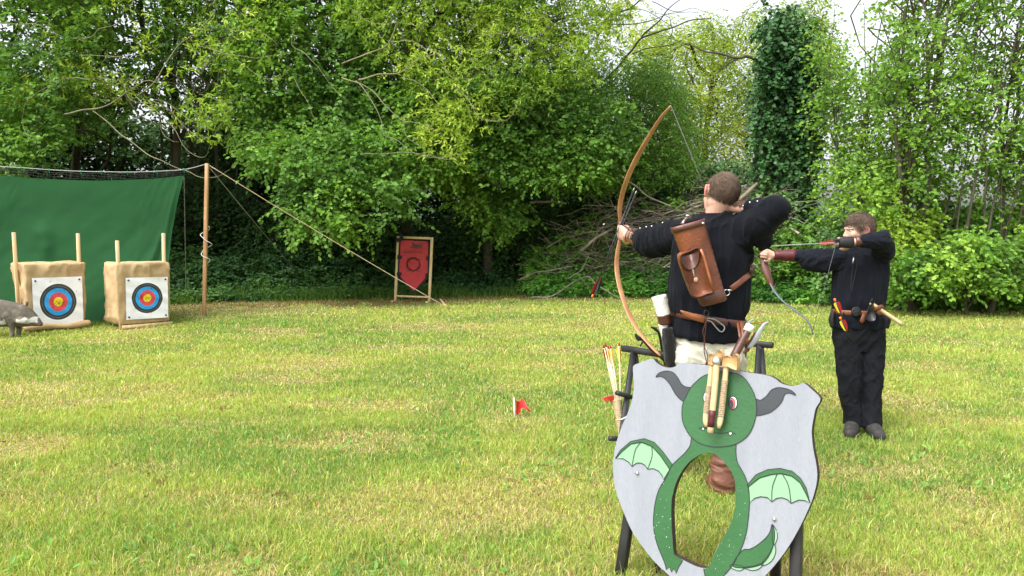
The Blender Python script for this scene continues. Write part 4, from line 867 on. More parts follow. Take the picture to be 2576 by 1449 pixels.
def smooth(pts, k=4, closed=True):
    P = np.array(pts, float); n = len(P); out = []
    for i in range(n if closed else n - 1):
        a, b, c, d = P[(i - 1) % n] if closed or i > 0 else P[0], P[i], P[(i + 1) % n], P[(i + 2) % n] if closed or i + 2 < n else P[-1]
        for q in range(k):
            t = q / k; out.append(0.5 * ((2 * b) + (c - a) * t + (2 * a - 5 * b + 4 * c - d) * t * t + (3 * b - a - 3 * c + d) * t ** 3))
    if not closed: out.append(P[-1])
    return np.array(out)
def plate(pts, th, o, holes=(), sm=0, back=None):
    """flat plate in the board's plane, front face at offset o, thickness th"""
    loops = [smooth(p, sm) if sm else np.array(p, float) for p in [pts, *holes]]
    W = [[zS(x, y, o) for x, y in l] for l in loops]; allp = [p for l in W for p in l]; n = len(allp)
    loc = lambda p: Vector((np.dot(p - O_, tS), np.dot(p - O_, uS), 0))
    tr = tessellate_polygon([[loc(p) for p in l] for l in W]); P2 = [loc(p) for p in allp]; F = []
    for f in tr:
        a, b, c = [P2[k] for k in f]; s_ = (b - a).cross(c - a).z; F.append(tuple(f) if s_ > 0 else tuple(f[::-1]))
    nf = len(F); V = allp + [p - nS * th for p in allp]; F = F + [tuple(n + k for k in f[::-1]) for f in F]; k0 = 0; fm = [0] * nf + [1] * nf
    for l in W:
        m_ = len(l); F += [(k0 + k, k0 + (k + 1) % m_, n + k0 + (k + 1) % m_, n + k0 + k) for k in range(m_)]; fm += [1] * m_; k0 += m_
    return (np.array(V), F), fm
def stroke(pts, wd, o, closed=False, k=4):
    P = smooth(pts, k, closed) if k else np.array(pts, float)
    if closed: P = np.vstack([P, P[:2]])
    W = np.array([zS(x, y, o) for x, y in P]); T = nrmr(np.gradient(W, axis=0)); s_ = np.cross(T, nS); w_ = wd * .4269 / 620
    L_, R_ = W - s_ * w_ / 2, W + s_ * w_ / 2; n = len(W); V = np.vstack([L_, R_, L_ - nS * .0008, R_ - nS * .0008]); F = [(i, i + 1, n + i + 1, n + i) for i in range(n - 1)]
    F += [(2 * n + i, 3 * n + i, 3 * n + i + 1, 2 * n + i + 1) for i in range(n - 1)]
    return V, F
outline = [(213, 215), (240, 197), (285, 180), (330, 168), (350, 190), (385, 212), (430, 222), (465, 212), (490, 192), (600, 200), (760, 225), (900, 250), (1000, 265), (1050, 285), (1085, 312), (1140, 328), (1190, 322), (1220, 312), (1270, 352), (1318, 405), (1290, 460), (1275, 530), (1266, 600), (1275, 700), (1293, 790), (1298, 880), (1272, 990), (1230, 1090), (1180, 1190), (1120, 1290), (1060, 1370), (990, 1449), (900, 1525), (800, 1590), (690, 1630), (600, 1600), (520, 1540), (437, 1455), (345, 1370), (265, 1270), (200, 1170), (145, 1040), (110, 940), (95, 840), (97, 760), (115, 660), (150, 560), (185, 480), (210, 400), (218, 340), (216, 280)]
hole = [(650, 722), (695, 730), (740, 765), (790, 830), (812, 880), (819, 960), (815, 1040), (800, 1110), (770, 1180), (722, 1260), (692, 1320), (672, 1370), (655, 1400), (610, 1399), (560, 1380), (505, 1352), (455, 1322), (446, 1240), (439, 1120), (441, 1000), (460, 920), (480, 870), (512, 815), (552, 770), (600, 738)]
SB = thing('shield_target', 'big grey painted wooden shield with green dragon and oval hole on a black easel', 'shield', tuple(zS(690, 1630) * [1, 1, 0]))
g_, fm = plate(outline, .036, 0, [hole], 3); BD = mk('board', g_, [M['board'], M['edge']], SB, fm=fm, smooth=False)
def paint(name, pts, m_, o=.0012, th=.0012, sm=4, lw=4.5, line=True, parent=None, extra=()):
    g_, fm = plate(pts, th, o, (), sm); p = mk(name, g_, M[m_], parent or BD, smooth=False); gs = [stroke(pts, lw, o + .001, True)] if line else []
    gs += [stroke(e, lw, o + .001) for e in extra]
    return p, gs
Ls = []
body = [(560, 628), (556, 645), (550, 680), (520, 722), (480, 760), (440, 802), (408, 870), (370, 932), (348, 1000), (336, 1080), (335, 1160), (350, 1240), (375, 1310), (400, 1370), (410, 1412)]
foot = [(430, 1396), (440, 1425), (454, 1402), (468, 1432), (482, 1395), (502, 1365), (505, 1354)]
inner = [(455, 1323), (445, 1240), (438, 1120), (440, 1000), (459, 920), (479, 870), (511, 815), (551, 769), (600, 737), (650, 721), (696, 729), (741, 764), (791, 829), (813, 880), (820, 960), (816, 1040), (801, 1110), (771, 1180), (723, 1260), (693, 1320), (673, 1370), (656, 1401), (630, 1406), (637, 1440), (655, 1500)]
outer = [(715, 1475), (745, 1449), (800, 1385), (850, 1290), (880, 1200), (892, 1120), (899, 1040), (898, 960), (885, 890), (858, 830), (830, 780), (820, 720), (822, 665)]
hd = [(820, 664), (750, 676), (690, 676), (640, 664)]
g_, _f = plate([tuple(p) for p in smooth(body, 3, False)] + foot + inner + [tuple(p) for p in smooth(outer, 3, False)] + hd, .0012, .0012); BY = mk('painted_body', g_, M['dgreen'], BD, smooth=False)
Ls += [stroke(body, 4.5, .0022), stroke(foot, 4.5, .0022, k=0), stroke(outer, 4.5, .0022), stroke([(630, 1406), (637, 1440), (650, 1500)], 4.5, .0022)]
def add(r): Ls.extend(r[1]); return r[0]
add(paint('painted_ear', [(350, 275), (368, 252), (410, 240), (450, 250), (478, 280), (500, 318), (530, 335), (575, 342), (560, 380), (530, 425), (490, 405), (460, 370), (432, 320), (402, 285), (375, 272)], 'slate'))
add(paint('painted_ear', [(925, 408), (965, 412), (1000, 388), (1030, 352), (1070, 338), (1120, 345), (1155, 362), (1172, 383), (1140, 372), (1108, 378), (1088, 425), (1045, 468), (1000, 492), (930, 498)], 'slate'))
HD = add(paint('painted_head', [(660, 258), (620, 275), (580, 310), (550, 345), (530, 385), (510, 425), (502, 480), (508, 540), (530, 590), (560, 632), (600, 662), (650, 681), (710, 688), (780, 681), (825, 668), (870, 640), (905, 600), (930, 540), (942, 480), (940, 430), (930, 380), (905, 330), (870, 282), (830, 258), (770, 246), (710, 246)], 'dgreen', o=.0024))
# wings: dark upper strip and pale webs
for dark, light, ribs in (([(110, 755), (140, 707), (200, 655), (280, 638), (340, 660), (390, 715), (445, 790), (430, 820), (375, 738), (325, 685), (262, 660), (200, 672), (150, 715)],
                           [(112, 756), (150, 714), (200, 671), (262, 659), (325, 684), (375, 738), (430, 820), (395, 880), (385, 855), (365, 830), (335, 815), (300, 818), (285, 795), (262, 782), (235, 782), (208, 803), (190, 778), (155, 756)], [[(262, 660), (228, 705), (208, 803)], [(325, 685), (326, 745), (300, 818)]]),
                          ([(888, 910), (940, 850), (1010, 820), (1080, 813), (1150, 830), (1200, 870), (1235, 930), (1256, 1015), (1238, 972), (1200, 900), (1150, 860), (1090, 845), (1030, 850), (960, 870), (890, 925)],
                           [(890, 925), (960, 870), (1030, 850), (1090, 845), (1150, 860), (1200, 900), (1238, 972), (1256, 1018), (1225, 1003), (1190, 1000), (1145, 1020), (1125, 998), (1090, 986), (1060, 990), (1032, 1010), (1005, 985), (965, 980), (930, 990), (902, 1018), (898, 960)], [[(1063, 848), (1035, 925), (1032, 1010)], [(1092, 845), (1130, 915), (1145, 1020)]])):
    g_, _f = plate(dark, .0012, .0020); WG = mk('painted_wing', g_, M['dgreen'], BD, smooth=False)
    g_, _f = plate(light, .0008, .0010); mk('wing_web', g_, M['lgreen'], BD, smooth=False)
    Ls += [stroke(dark, 3.5, .0030, True, 0), stroke(light, 4.5, .0030, True, 0)] + [stroke(r_, 4, .0030) for r_ in ribs]
for sc in ([(1036, 1150), (1060, 1185), (1064, 1225), (1046, 1266), (1035, 1240)], [(1046, 1262), (1054, 1310), (1030, 1360), (990, 1385), (968, 1378), (1015, 1320)], [(980, 1372), (962, 1402), (925, 1416), (890, 1410), (865, 1396), (920, 1390)], [(868, 1394), (850, 1416), (820, 1414), (785, 1395), (800, 1380)]):
    add(paint('tail_frill', sc, 'lgreen', o=.0008, th=.0008, lw=4))
add(paint('painted_tail', [(1032, 1145), (1020, 1190), (990, 1230), (940, 1270), (900, 1290), (855, 1300), (800, 1383), (850, 1400), (920, 1395), (980, 1372), (1020, 1320), (1042, 1260), (1048, 1200), (1042, 1160)], 'dgreen', o=.0012, sm=3))
def el(cx, cy, a, b): return [(cx + a * math.cos(q), cy + b * math.sin(q)) for q in np.linspace(0, 2 * math.pi, 20, endpoint=False)]
for cx, cy, sgn in ((655, 397, -1), (803, 428, 1)):
    e_ = add(paint('eye', el(cx, cy, 26, 39), 'pwhite', o=.0036, sm=0)); add(paint('iris', el(cx - 5 * sgn, cy + 4, 19, 33), 'ppink', o=.0048, sm=0, lw=3)); add(paint('pupil', el(cx - 9 * sgn, cy + 8, 12, 23), 'slate', o=.0060, sm=0, lw=3))
for f_ in ([(620, 573), (635, 576), (628, 590)], [(778, 603), (800, 602), (788, 619)]): add(paint('fang', f_, 'pwhite', o=.0036, sm=0, lw=3))
Ls.append(stroke([(602, 579), (620, 573), (645, 576), (675, 592), (705, 605), (740, 607), (770, 602), (795, 600), (818, 613)], 4, .0046))
mk('painted_outline', jn(Ls), M['line'], BD, smooth=False)
r = np.random.default_rng(17); ch = []
for k in range(110):
    if k < 85: x = r.uniform(335, 450) if r.random() < .35 else r.uniform(690, 890); y = r.uniform(900, 1440)
    else: x, y = r.uniform(130, 1230), r.uniform(300, 1300)
    if inpoly(np.array([x]), np.array([y]), hole)[0] or not inpoly(np.array([x]), np.array([y]), outline)[0]: continue
    s_ = r.uniform(1.2, 6); a = r.uniform(0, 3.1); q = r.uniform(.12, .7)
    pts = [(x + s_ * (math.cos(a) * math.cos(p) - q * math.sin(a) * math.sin(p)) * r.uniform(.6, 1.2), y + s_ * (math.sin(a) * math.cos(p) + q * math.cos(a) * math.sin(p))) for p in np.linspace(0, 6.28, 7, endpoint=False)]
    ch.append(plate(pts, .0004, .0036)[0])
PC = mk('paint_chips', jn(ch), M['chip'], BD, smooth=False); props(PC, kind='stuff')
for x, y in ((240, 842), (1047, 1113)): mk('bolt', ellipsoid(zS(x, y, .003), (.008, .008, .008), 14, 8), M['metal'], SB)
# easel
ES = thing('easel', 'black wooden easel holding up the dragon shield', 'easel', tuple(gp(1780, 1540)))
def foot_(px, Yd): p = at(px, 900, Yd); return np.array([p[0] * 1.0, Yd, 0.0])
tl_ = onS(1632, 960, -.062); tr_ = onS(2012, 1010, -.062)
def footS(px, o):
    lo, hi = 1300, 2400
    for _ in range(40):
        m_ = (lo + hi) / 2
        if onS(px, m_, o)[2] > 0: lo = m_
        else: hi = m_
    return onS(px, m_, o)
lf, rf = footS(1560, -.062), footS(1999, -.062)
lr = gp(1660, 1442); rr = gp(1950, 1470)
for a_, b_ in ((tl_, lf), (tr_, rf)): mk('leg', beam(b_, a_, .042, .042, nS, nseg=5), M['black_wood'], ES)
for a_, b_ in ((onS(1690, 985, -.10), lr), (onS(1965, 1010, -.10), rr)): mk('leg', beam(b_, a_, .038, .038, nS, nseg=5), M['black_wood'], ES)
mk('rail', beam(onS(1590, 1286, -.085), onS(1670, 1296, -.085), .04, .03, uS), M['black_wood'], ES); mk('rail', beam(onS(1640, 962, -.095), onS(2010, 1010, -.095), .05, .03, uS), M['black_wood'], ES)
# ------------------------------------------------------------ three throwing axes / mallet hung on the shield
Ax = lambda x, y: (1725.2 + x * .1764, 849.8 + y * .1764)
def pa(x, y, o): px, py = Ax(x, y); return onS(px, py, 0) + nS * o
def polyplate(pts, th, o, fn):
    P = [fn(x, y, o) for x, y in pts]; n = len(P); loc = [Vector((np.dot(p - O_, tS), np.dot(p - O_, uS), 0)) for p in P]; tr = tessellate_polygon([loc]); c = np.mean(P, 0); V, F = [], []
    for dz, s_ in ((0, .93), (-th * .18, 1), (-th * .82, 1), (-th, .93)): V += [c + (p - c) * s_ + nS * dz for p in P]
    F += [tuple(f) for f in tr] + [tuple(3 * n + k for k in f[::-1]) for f in tr]
    for l in range(3): F += [(l * n + k, l * n + (k + 1) % n, (l + 1) * n + (k + 1) % n, (l + 1) * n + k) for k in range(n)]
    return np.array(V), F
gx = 'wooden throwing axes hung on the shield'
def axe(lab, hp, hw, head, tw, o, th=.034):
    T = thing('wooden_axe', lab, 'axe', tuple(pa(*hp[-1], o)), gx); L_ = np.array([pa(x, y, o) for x, y in spline(np.array([(x, y, 0) for x, y in hp], float), 16)[:, :2]])
    mk('handle', tube(L_, np.interp(np.linspace(0, 1, 16), [0, .3, .6, .9, 1], [hw * .95, hw, hw * .95, hw * 1.15, hw * .6]), 8, flat=.8, up=nS), M['beech'], T)
    mk('axe_head', polyplate(head, th, o + th / 2, pa), M['ashw'], T)
    i0, i1 = tw; Lw = [L_[int(i0)] * (1 - q) + L_[int(i1)] * q for q in np.linspace(0, 1, 60)]
    mk('twine_grip', tube(Lw, hw * 1.12 + .0012 * np.sin(np.arange(60) * 1.9), 12, flat=.85, up=nS), M['twine'], T)
axe('wooden toy axe with twine grip, left of the maroon handled mallet', [(415, 300), (405, 420), (385, 600), (362, 800), (335, 1000), (322, 1150), (335, 1262)], .0112, [(378, 232), (412, 220), (440, 235), (478, 228), (505, 185), (545, 166), (574, 195), (580, 260), (578, 330), (560, 405), (500, 385), (430, 392), (370, 378), (362, 330), (372, 300)], (6, 11), .030)
axe('wooden toy axe with twine grip and bigger head, right of the maroon handled mallet', [(610, 300), (612, 420), (600, 600), (580, 800), (560, 1000), (535, 1150), (508, 1280)], .0115, [(590, 262), (645, 250), (700, 275), (722, 262), (740, 238), (768, 226), (795, 250), (806, 300), (802, 400), (790, 470), (735, 455), (665, 412), (600, 412), (566, 400), (574, 330), (580, 290)], (5, 12), .034)
T = thing('mallet', 'pale wooden mallet with steel collar and maroon grip, between the two toy axes', 'mallet', tuple(pa(420, 1340, .05)))
L_ = np.array([pa(x, y, .055) for x, y in spline(np.array([(508, 340, 0), (500, 480, 0), (478, 750, 0), (448, 1040, 0), (418, 1335, 0)], float), 16)[:, :2]])
mk('handle', tube(L_, .0128, 8, up=nS), M['beech'], T)
mk('grip', tube(L_[11:15], .0140, 14, up=nS), M['maroon'], T); cm = L_[0]; dm = nrm(L_[0] - L_[2])
mk('steel_collar', loft([ering(cm + dm * q, tS, nS, rr_, rr_, 16, 3) for q, rr_ in ((-.010, .015), (-.008, .0165), (.010, .0165), (.012, .014), (.019, .0135), (.020, .009))]), M['metal'], T)
# ------------------------------------------------------------ black trestles behind the archers' gear
gT = 'low black weapon trestles'
def trestle(lab, a, b, legs, th=.036):
    T = thing('trestle', lab, 'trestle', (float((a[0] + b[0]) / 2), float((a[1] + b[1]) / 2), 0), gT); mk('beam', beam(a, b, th * 1.2, th * 1.1, nseg=3), M['black_wood'], T)
    for p, q in legs: mk('leg', beam(q, p, th, th * .8, (0, 1, 0), nseg=4), M['black_wood'], T)
    return T
za = .686
def atz(px, z, py): Yd = (CAM_H - z) * F_PX / (py - 565); return at(px, py, Yd)
a, b = atz(1565, .686, 876), atz(1700, .686, 897); d_ = b - a
TL = trestle('low black trestle with pegs and arrow tube, left of the front archer', a, b, [(a + d_ * .22 - [0, 0, .01], gp(1549, 1205)), (a + d_ * .24 - [0, 0, .01], gp(1640, 1140)), (b - d_ * .12 - [0, 0, .01], gp(1712, 1170)), (b - d_ * .1 - [0, 0, .01], gp(1735, 1120))])
for (x0, y0, Y0_), (x1, y1, Y1_) in (((1552, 988, 4.86), (1587, 999, 4.96)), ((1535, 1103, 4.70), (1564, 1104, 4.84))): mk('peg', tube([at(x0, y0, Y0_), at(x1, y1, Y1_)], .016, 12), M['black_wood'], TL)
a2, b2 = atz(1868, .686, 862), atz(1945, .686, 869); d2 = b2 - a2
trestle('low black trestle standing to the right of the front archer', a2, b2, [(a2 + d2 * .55 - [0, 0, .01], gp(1890, 1175)), (a2 + d2 * .6 - [0, 0, .01], gp(1938, 1150)), (a2 + d2 * .05 - [0, 0, .01], gp(1862, 1130))])
# tube of arrows tied to the left trestle
def arrow(name, lab, tip, nock, shaft, fl, L_f=.1, rad=.0028, group=None, hgt=.012, nockm=None, rot=0.0, head=None):
    tip, nock = np.asarray(tip, float), np.asarray(nock, float); d = nrm(nock - tip); T = thing(name, lab, 'arrow', tuple(tip), group)
    mk('shaft', tube([tip, nock], rad, 8), shaft, T); s1 = nrm(np.cross(d, [0.1, 1, 0.05])); s2 = np.cross(d, s1)
    for k, mf in enumerate(fl):
        a = rot + k * 2 * math.pi / len(fl); s_ = s1 * math.cos(a) + s2 * math.sin(a); e = np.cross(d, s_) * .0007; q0 = nock - d * .018; prof = [(1, 0), (.86, .45), (.55, .85), (.25, 1), (.04, .95), (0, .2)]
        V = [q0 - d * L_f * u + s_ * (rad + hgt * h) for u, h in prof] + [q0 - d * L_f * u + s_ * rad * .5 for u, h in prof]; n = len(V); V = [v + e for v in V] + [v - e for v in V]; m_ = len(prof)
        F = [(i, i + 1, m_ + i + 1, m_ + i) for i in range(m_ - 1)]; F += [tuple(q + n for q in f[::-1]) for f in F]; mk('fletching', (V, F), mf, T, smooth=False)
    if nockm is not None: mk('nock', tube([nock - d * .012, nock + d * .008], rad * 1.35, 8), nockm, T)
    if head is not None: mk('point', tube([tip - d * .0, tip - d * .03], [rad * 1.2, .0008], 8), head, T)
    return T
M['fred'] = mat('red_feather', (.45, .02, .02), .7, trans=.3); M['fyel'] = mat('yellow_feather', (.85, .72, .02), .7, trans=.3); M['fblk'] = mat('black_feather', (.01, .01, .012), .7); M['wshaft'] = mat('pale_arrow_shaft', (.72, .62, .45), .5); M['cshaft'] = mat('black_carbon_shaft', (.02, .02, .022), .3); M['forange'] = mat('orange_nock', (.9, .18, .03), .5); M['gshaft'] = mat('grey_arrow_shaft', (.25, .25, .26), .35)
tb0, tb1 = at(1553, 1006, 4.95), at(1563, 1098, 4.90); TD = nrm(tb1 - tb0)
T = thing('arrow_tube', 'rope wrapped arrow tube tied to the left black trestle', 'quiver', tuple(tb1)); Lq = [tb0 * (1 - q) + tb1 * q for q in np.linspace(0, 1, 70)]
mk('wrapped_body', tube(Lq, np.linspace(.030, .018, 70) + .0014 * np.sin(np.arange(70) * 1.7), 14), M['trope'], T)
mk('tie_cord', tube(spline([at(1553, 1056, 4.86), at(1566, 1054, 4.80), at(1578, 1047, 4.84), at(1585, 1046, 4.95)], 14), .004, 5), M['wrope'], T)
for k, (x, y, x2, lb_) in enumerate(((1518.4, 871, 1549, 'leftmost arrow in the rope wrapped tube, dark red fletching facing'), (1523.5, 868, 1552, 'second arrow from the left in the tube, red and yellow feathers'), (1529.5, 873, 1553, 'middle arrow in the rope wrapped tube'), (1536, 872, 1556, 'fourth arrow from the left in the tube, yellow feathers'), (1557.5, 866, 1561, 'arrow standing apart at the right of the tube, against the trestle leg'))):
    n_ = at(x, y, 5.02); m_ = at(x2, 1008, 4.95); d = nrm(m_ - n_); arrow('arrow', lb_, m_ + d * .12, n_, M['wshaft'], [M['fred'], M['fyel'], M['fyel']], .095, .0042, 'arrows in the rope wrapped tube', .013, M['fred'], rot=.9 + k * .25)
# ------------------------------------------------------------ people
M['skin'] = mat('skin', (.56, .33, .25), .5, var=.10, vscale=14, bump=.12, bscale=220, attr=True); M['skin'].node_tree.nodes['Principled BSDF'].inputs['Subsurface Weight'].default_value = .12
M['skin'].node_tree.nodes['Principled BSDF'].inputs['Subsurface Radius'].default_value = (.02, .008, .004)
M['hair_short'] = mat('cropped_brown_hair', (.125, .086, .062), .85, col2=(.175, .122, .09), vscale=25, bump=.9, bscale=330, spec=.2)
M['hair'] = mat('tousled_brown_hair', (.085, .056, .040), .7, col2=(.16, .112, .082), vscale=22, bump=.6, bscale=200, attr=False, spec=.3)
M['shirt'] = mat('black_linen', (.004, .005, .008), .9, col2=(.0075, .009, .0135), vscale=5, bump=.35, bscale=420, sheen=.03, spec=.12)
M['shirt2'] = mat('blue_black_linen', (.0052, .0066, .0105), .9, col2=(.0098, .012, .0185), vscale=5, bump=.35, bscale=420, sheen=.04, spec=.12)
M['trs'] = mat('off_white_linen', (.50, .48, .40), .85, col2=(.58, .56, .48), vscale=5, bump=.35, bscale=300); M['trsb'] = mat('black_jeans', (.006, .0066, .0095), .85, col2=(.010, .011, .015), vscale=6, bump=.3, bscale=400, spec=.2)
M['tan'] = mat('saddle_leather', (.075, .020, .010), .45, col2=(.25, .075, .026), vscale=4, bump=.35, bscale=90, coat=.08, detail=6); M['dkl'] = mat('dark_brown_leather', (.055, .018, .012), .4, col2=(.11, .036, .022), vscale=9, bump=.25, bscale=90, coat=.2)
M['tan2'] = mat('light_tan_leather', (.34, .115, .045), .45, var=.15, vscale=12, coat=.2); M['suede'] = mat('brown_boot_leather', (.11, .040, .024), .55, col2=(.20, .08, .05), vscale=9, bump=.3, bscale=60)
M['bowwood'] = mat('bow_wood', (.33, .145, .052), .45, col2=(.47, .235, .10), vscale=3, stretch=(6, 6, .8), coat=.3); M['bowpale'] = mat('pale_bow_belly', (.62, .36, .20), .4, var=.1, vscale=4)
M['riser'] = mat('dark_red_riser', (.085, .022, .013), .4, col2=(.13, .04, .022), vscale=14, coat=.4); M['greylimb'] = mat('grey_limb', (.11, .125, .15), .35, var=.1, vscale=10)
M['fur'] = mat('white_fur', (.78, .77, .72), .9, var=.05, vscale=30, bump=.6, bscale=90); M['bfur'] = mat('black_fur', (.008, .008, .008), .75, bump=.9, bscale=120, sheen=.15, spec=.2)
M['string'] = mat('bow_string', (.10, .10, .09), .6); M['silver'] = mat('silver_blade', (.42, .44, .48), .35, .3)
M['eyew'] = mat('eye_white', (.7, .68, .65), .3); M['iris'] = mat('brown_iris', (.05, .03, .02), .3); M['lip'] = mat('lips', (.45, .18, .15), .5); M['shoe'] = mat('grey_trainer', (.035, .032, .031), .75, var=.4, vscale=30, bump=.3); M['lace'] = mat('orange_laces', (.35, .10, .04), .7)
Zax = np.array([0, 0, 1.])
class Head:
    def __init__(s, c, f, u, k):
        s.c = np.asarray(c, float); s.f = nrm(f); s.u = np.asarray(u, float); s.r = nrm(np.cross(s.f, s.u)); s.u = np.cross(s.r, s.f); s.k = k
        s.R = np.stack([s.f, s.r, s.u], 1)
    def p(s, a, b, c): return s.c + (s.R @ np.array([a, b, c])) * s.k
    def loc(s, P): return ((np.asarray(P) - s.c) @ s.R) / s.k
    def e(s, c, r, n=20, m=12): return ellipsoid(s.p(*c), np.array(r) * s.k, n, m, s.R)
    def geos(s):
        k = s.k; P = s.p
        g = [s.e((-.014, 0, .018), (.098, .081, .093)), s.e((.032, 0, -.03), (.062, .062, .086)), s.e((.050, 0, -.094), (.034, .036, .028)), s.e((.0, 0, -.05), (.07, .062, .05)),
             capsule([P(.088, 0, .006), P(.100, 0, -.016), P(.108, 0, -.033)], np.array([.008, .009, .013]) * k, 10), s.e((.098, 0, -.037), (.014, .018, .010)),
             capsule([P(.074, -.042, .014), P(.086, -.018, .018), P(.088, 0, .012), P(.086, .018, .018), P(.074, .042, .014)], .011 * k, 10),
             s.e((.060, -.036, -.028), (.026, .024, .026)), s.e((.060, .036, -.028), (.026, .024, .026)),
             capsule([P(.078, -.024, -.066), P(.090, 0, -.064), P(.078, .024, -.066)], .0065 * k, 8), capsule([P(.076, -.020, -.077), P(.086, 0, -.077), P(.076, .020, -.077)], .0075 * k, 8)]
        for q in (-1, 1):
            g.append(capsule([P(-.006, q * .076, -.040), P(-.012, q * .087, -.012), P(-.010, q * .089, .012)], np.array([.009, .012, .013]) * k, 10, flat=.6, up=s.r))
            g.append(capsule([P(-.010, q * .084, .016), P(-.022, q * .095, .010), P(-.026, q * .094, -.012), P(-.014, q * .086, -.038)], .0055 * k, 8))
        return g
    def eyes(s, body):
        for q in (-1, 1):
            e = mk('eye', s.e((.072, q * .031, -.002), (.0125, .0125, .0115)), M['eyew'], body); mk('iris', s.e((.0815, q * .031, -.003), (.004, .006, .006)), M['iris'], e)
            mk('eyebrow', capsule([s.p(.084, q * .014, .020), s.p(.088, q * .03, .027), s.p(.076, q * .048, .022)], np.array([.003, .0045, .002]) * s.k, 6), M['hair'], body)
        mk('lips', jn([capsule([s.p(.083, -.022, -.0665), s.p(.0965, 0, -.065), s.p(.083, .022, -.0665)], .0042 * s.k, 8), capsule([s.p(.081, -.018, -.076), s.p(.0935, 0, -.0765), s.p(.081, .018, -.076)], .0045 * s.k, 8)]), M['lip'], body)
def hand(w, d, n, curl, side, k=1.0, spread=.35, thumb=.5, tcurl=.6):
    """w wrist, d towards the fingers, n out of the palm, side +1/-1 where the thumb is, curl (mcp, pip, dip) in radians"""
    d = nrm(d); n = nrm(n - d * np.dot(n, d)); s = np.cross(d, n) * side; g = []
    W = np.asarray(w, float)
    g.append(loft([ering(W + d * q * k, s, n, a * k, b * k, 16, 2.6) for q, a, b in ((-.015, .020, .017), (.0, .026, .019), (.02, .033, .018), (.05, .041, .0155), (.075, .0425, .014), (.088, .040, .011), (.094, .03, .006))]))
    for i, (o, L0, L1, L2, r0) in enumerate(((.0295, .043, .026, .021, .0092), (.0100, .048, .030, .023, .0095), (-.0095, .044, .028, .022, .0090), (-.0285, .034, .021, .018, .0080))):
        c = curl[i] if isinstance(curl[0], (tuple, list)) else curl; p = W + (d * (.082 - .004 * abs(i - 1)) + s * o) * k; a = 0; pts = [p - d * .012 * k, p]; dd = nrm(d + s * (o * spread * 8))
        for L_, ca in zip((L0, L1, L2), c):
            a += ca; q = dd * math.cos(a) + n * math.sin(a); p = p + q * L_ * k; pts.append(p)
        g.append(capsule(pts, np.array([r0 * 1.05, r0 * 1.05, r0 * 1.0, r0 * .92, r0 * .8]) * k, 10))
    p = W + (d * .022 + s * .026) * k; t0 = nrm(s * .75 + d * .62 + n * thumb); t1 = nrm(t0 * math.cos(tcurl) + nrm(n * .8 - s * .45 + d * .25) * math.sin(tcurl)); t2 = nrm(t1 * math.cos(tcurl * .6) + nrm(n * .6 - s * .7) * math.sin(tcurl * .6))
    g.append(capsule([p, p + t0 * .040 * k, p + (t0 * .040 + t1 * .032) * k, p + (t0 * .040 + t1 * .032 + t2 * .026) * k], np.array([.0145, .0115, .0105, .0085]) * k, 10))
    return g
def cut(Vt, F, Nn, keep, off):
    """the part of a surface where keep(vertex) holds, pushed out by off"""
    kf = keep[F].all(1); F2 = F[kf]; ids = np.unique(F2); mp = -np.ones(len(Vt), int); mp[ids] = np.arange(len(ids)); V2 = Vt[ids] + Nn[ids] * (off[ids][:, None] if not np.isscalar(off) else off)
    inner = Vt[ids] - Nn[ids] * .002; F2 = mp[F2]; n = len(ids)
    # close the rim so the shell has thickness
    E = np.concatenate([F2[:, [0, 1]], F2[:, [1, 2]], F2[:, [2, 3]], F2[:, [3, 0]]]); key = {}
    for a, b in E.tolist(): key[(a, b)] = 1
    rim = [(a, b) for (a, b) in key if (b, a) not in key]
    Fr = np.array([(b, a, a + n, b + n) for a, b in rim], int).reshape(-1, 4)
    return np.vstack([V2, inner]), np.vstack([F2, F2[:, ::-1] + n, Fr]), n
def folds(V, Nn, axisf, amp, seed):
    """pull cloth into creases: axisf gives for each vertex coordinates stretched along the crease"""
    q = axisf(V); a = 1 - np.abs(2 * noise(q, seed) - 1); b = 1 - np.abs(2 * noise(q * 2.1 + 7, seed + 1) - 1); return V + Nn * ((a ** 2 * .65 + b ** 2 * .35 - .4) * amp)[:, None]
def along(V, A, B):
    """distance along and radial coordinates round the axis A-B"""
    d = nrm(B - A); t = (V - A) @ d; return t
def segd(V, pts):
    best = np.full(len(V), 9e9); tt = np.zeros(len(V)); acc = 0
    for a, b in zip(pts[:-1], pts[1:]):
        ab = b - a; L_ = np.linalg.norm(ab); t = np.clip(((V - a) @ ab) / L_ ** 2, 0, 1); dd = np.linalg.norm(V - (a + t[:, None] * ab), axis=1); m_ = dd < best; best[m_] = dd[m_]; tt[m_] = acc + t[m_] * L_; acc += L_
    return best, tt
def skincol(V, base, head, seed, ear=(.60, .24, .19)):
    L_ = head.loc(V); c = np.tile(np.array(base), (len(V), 1)); q = fbm(V * 9, seed, 2)[:, None]; c = c * (.93 + .14 * q)
    m_ = (np.abs(L_[:, 1]) > .079) & (np.abs(L_[:, 0]) < .035) & (np.abs(L_[:, 2]) < .05); c[m_] = np.array(ear); return c

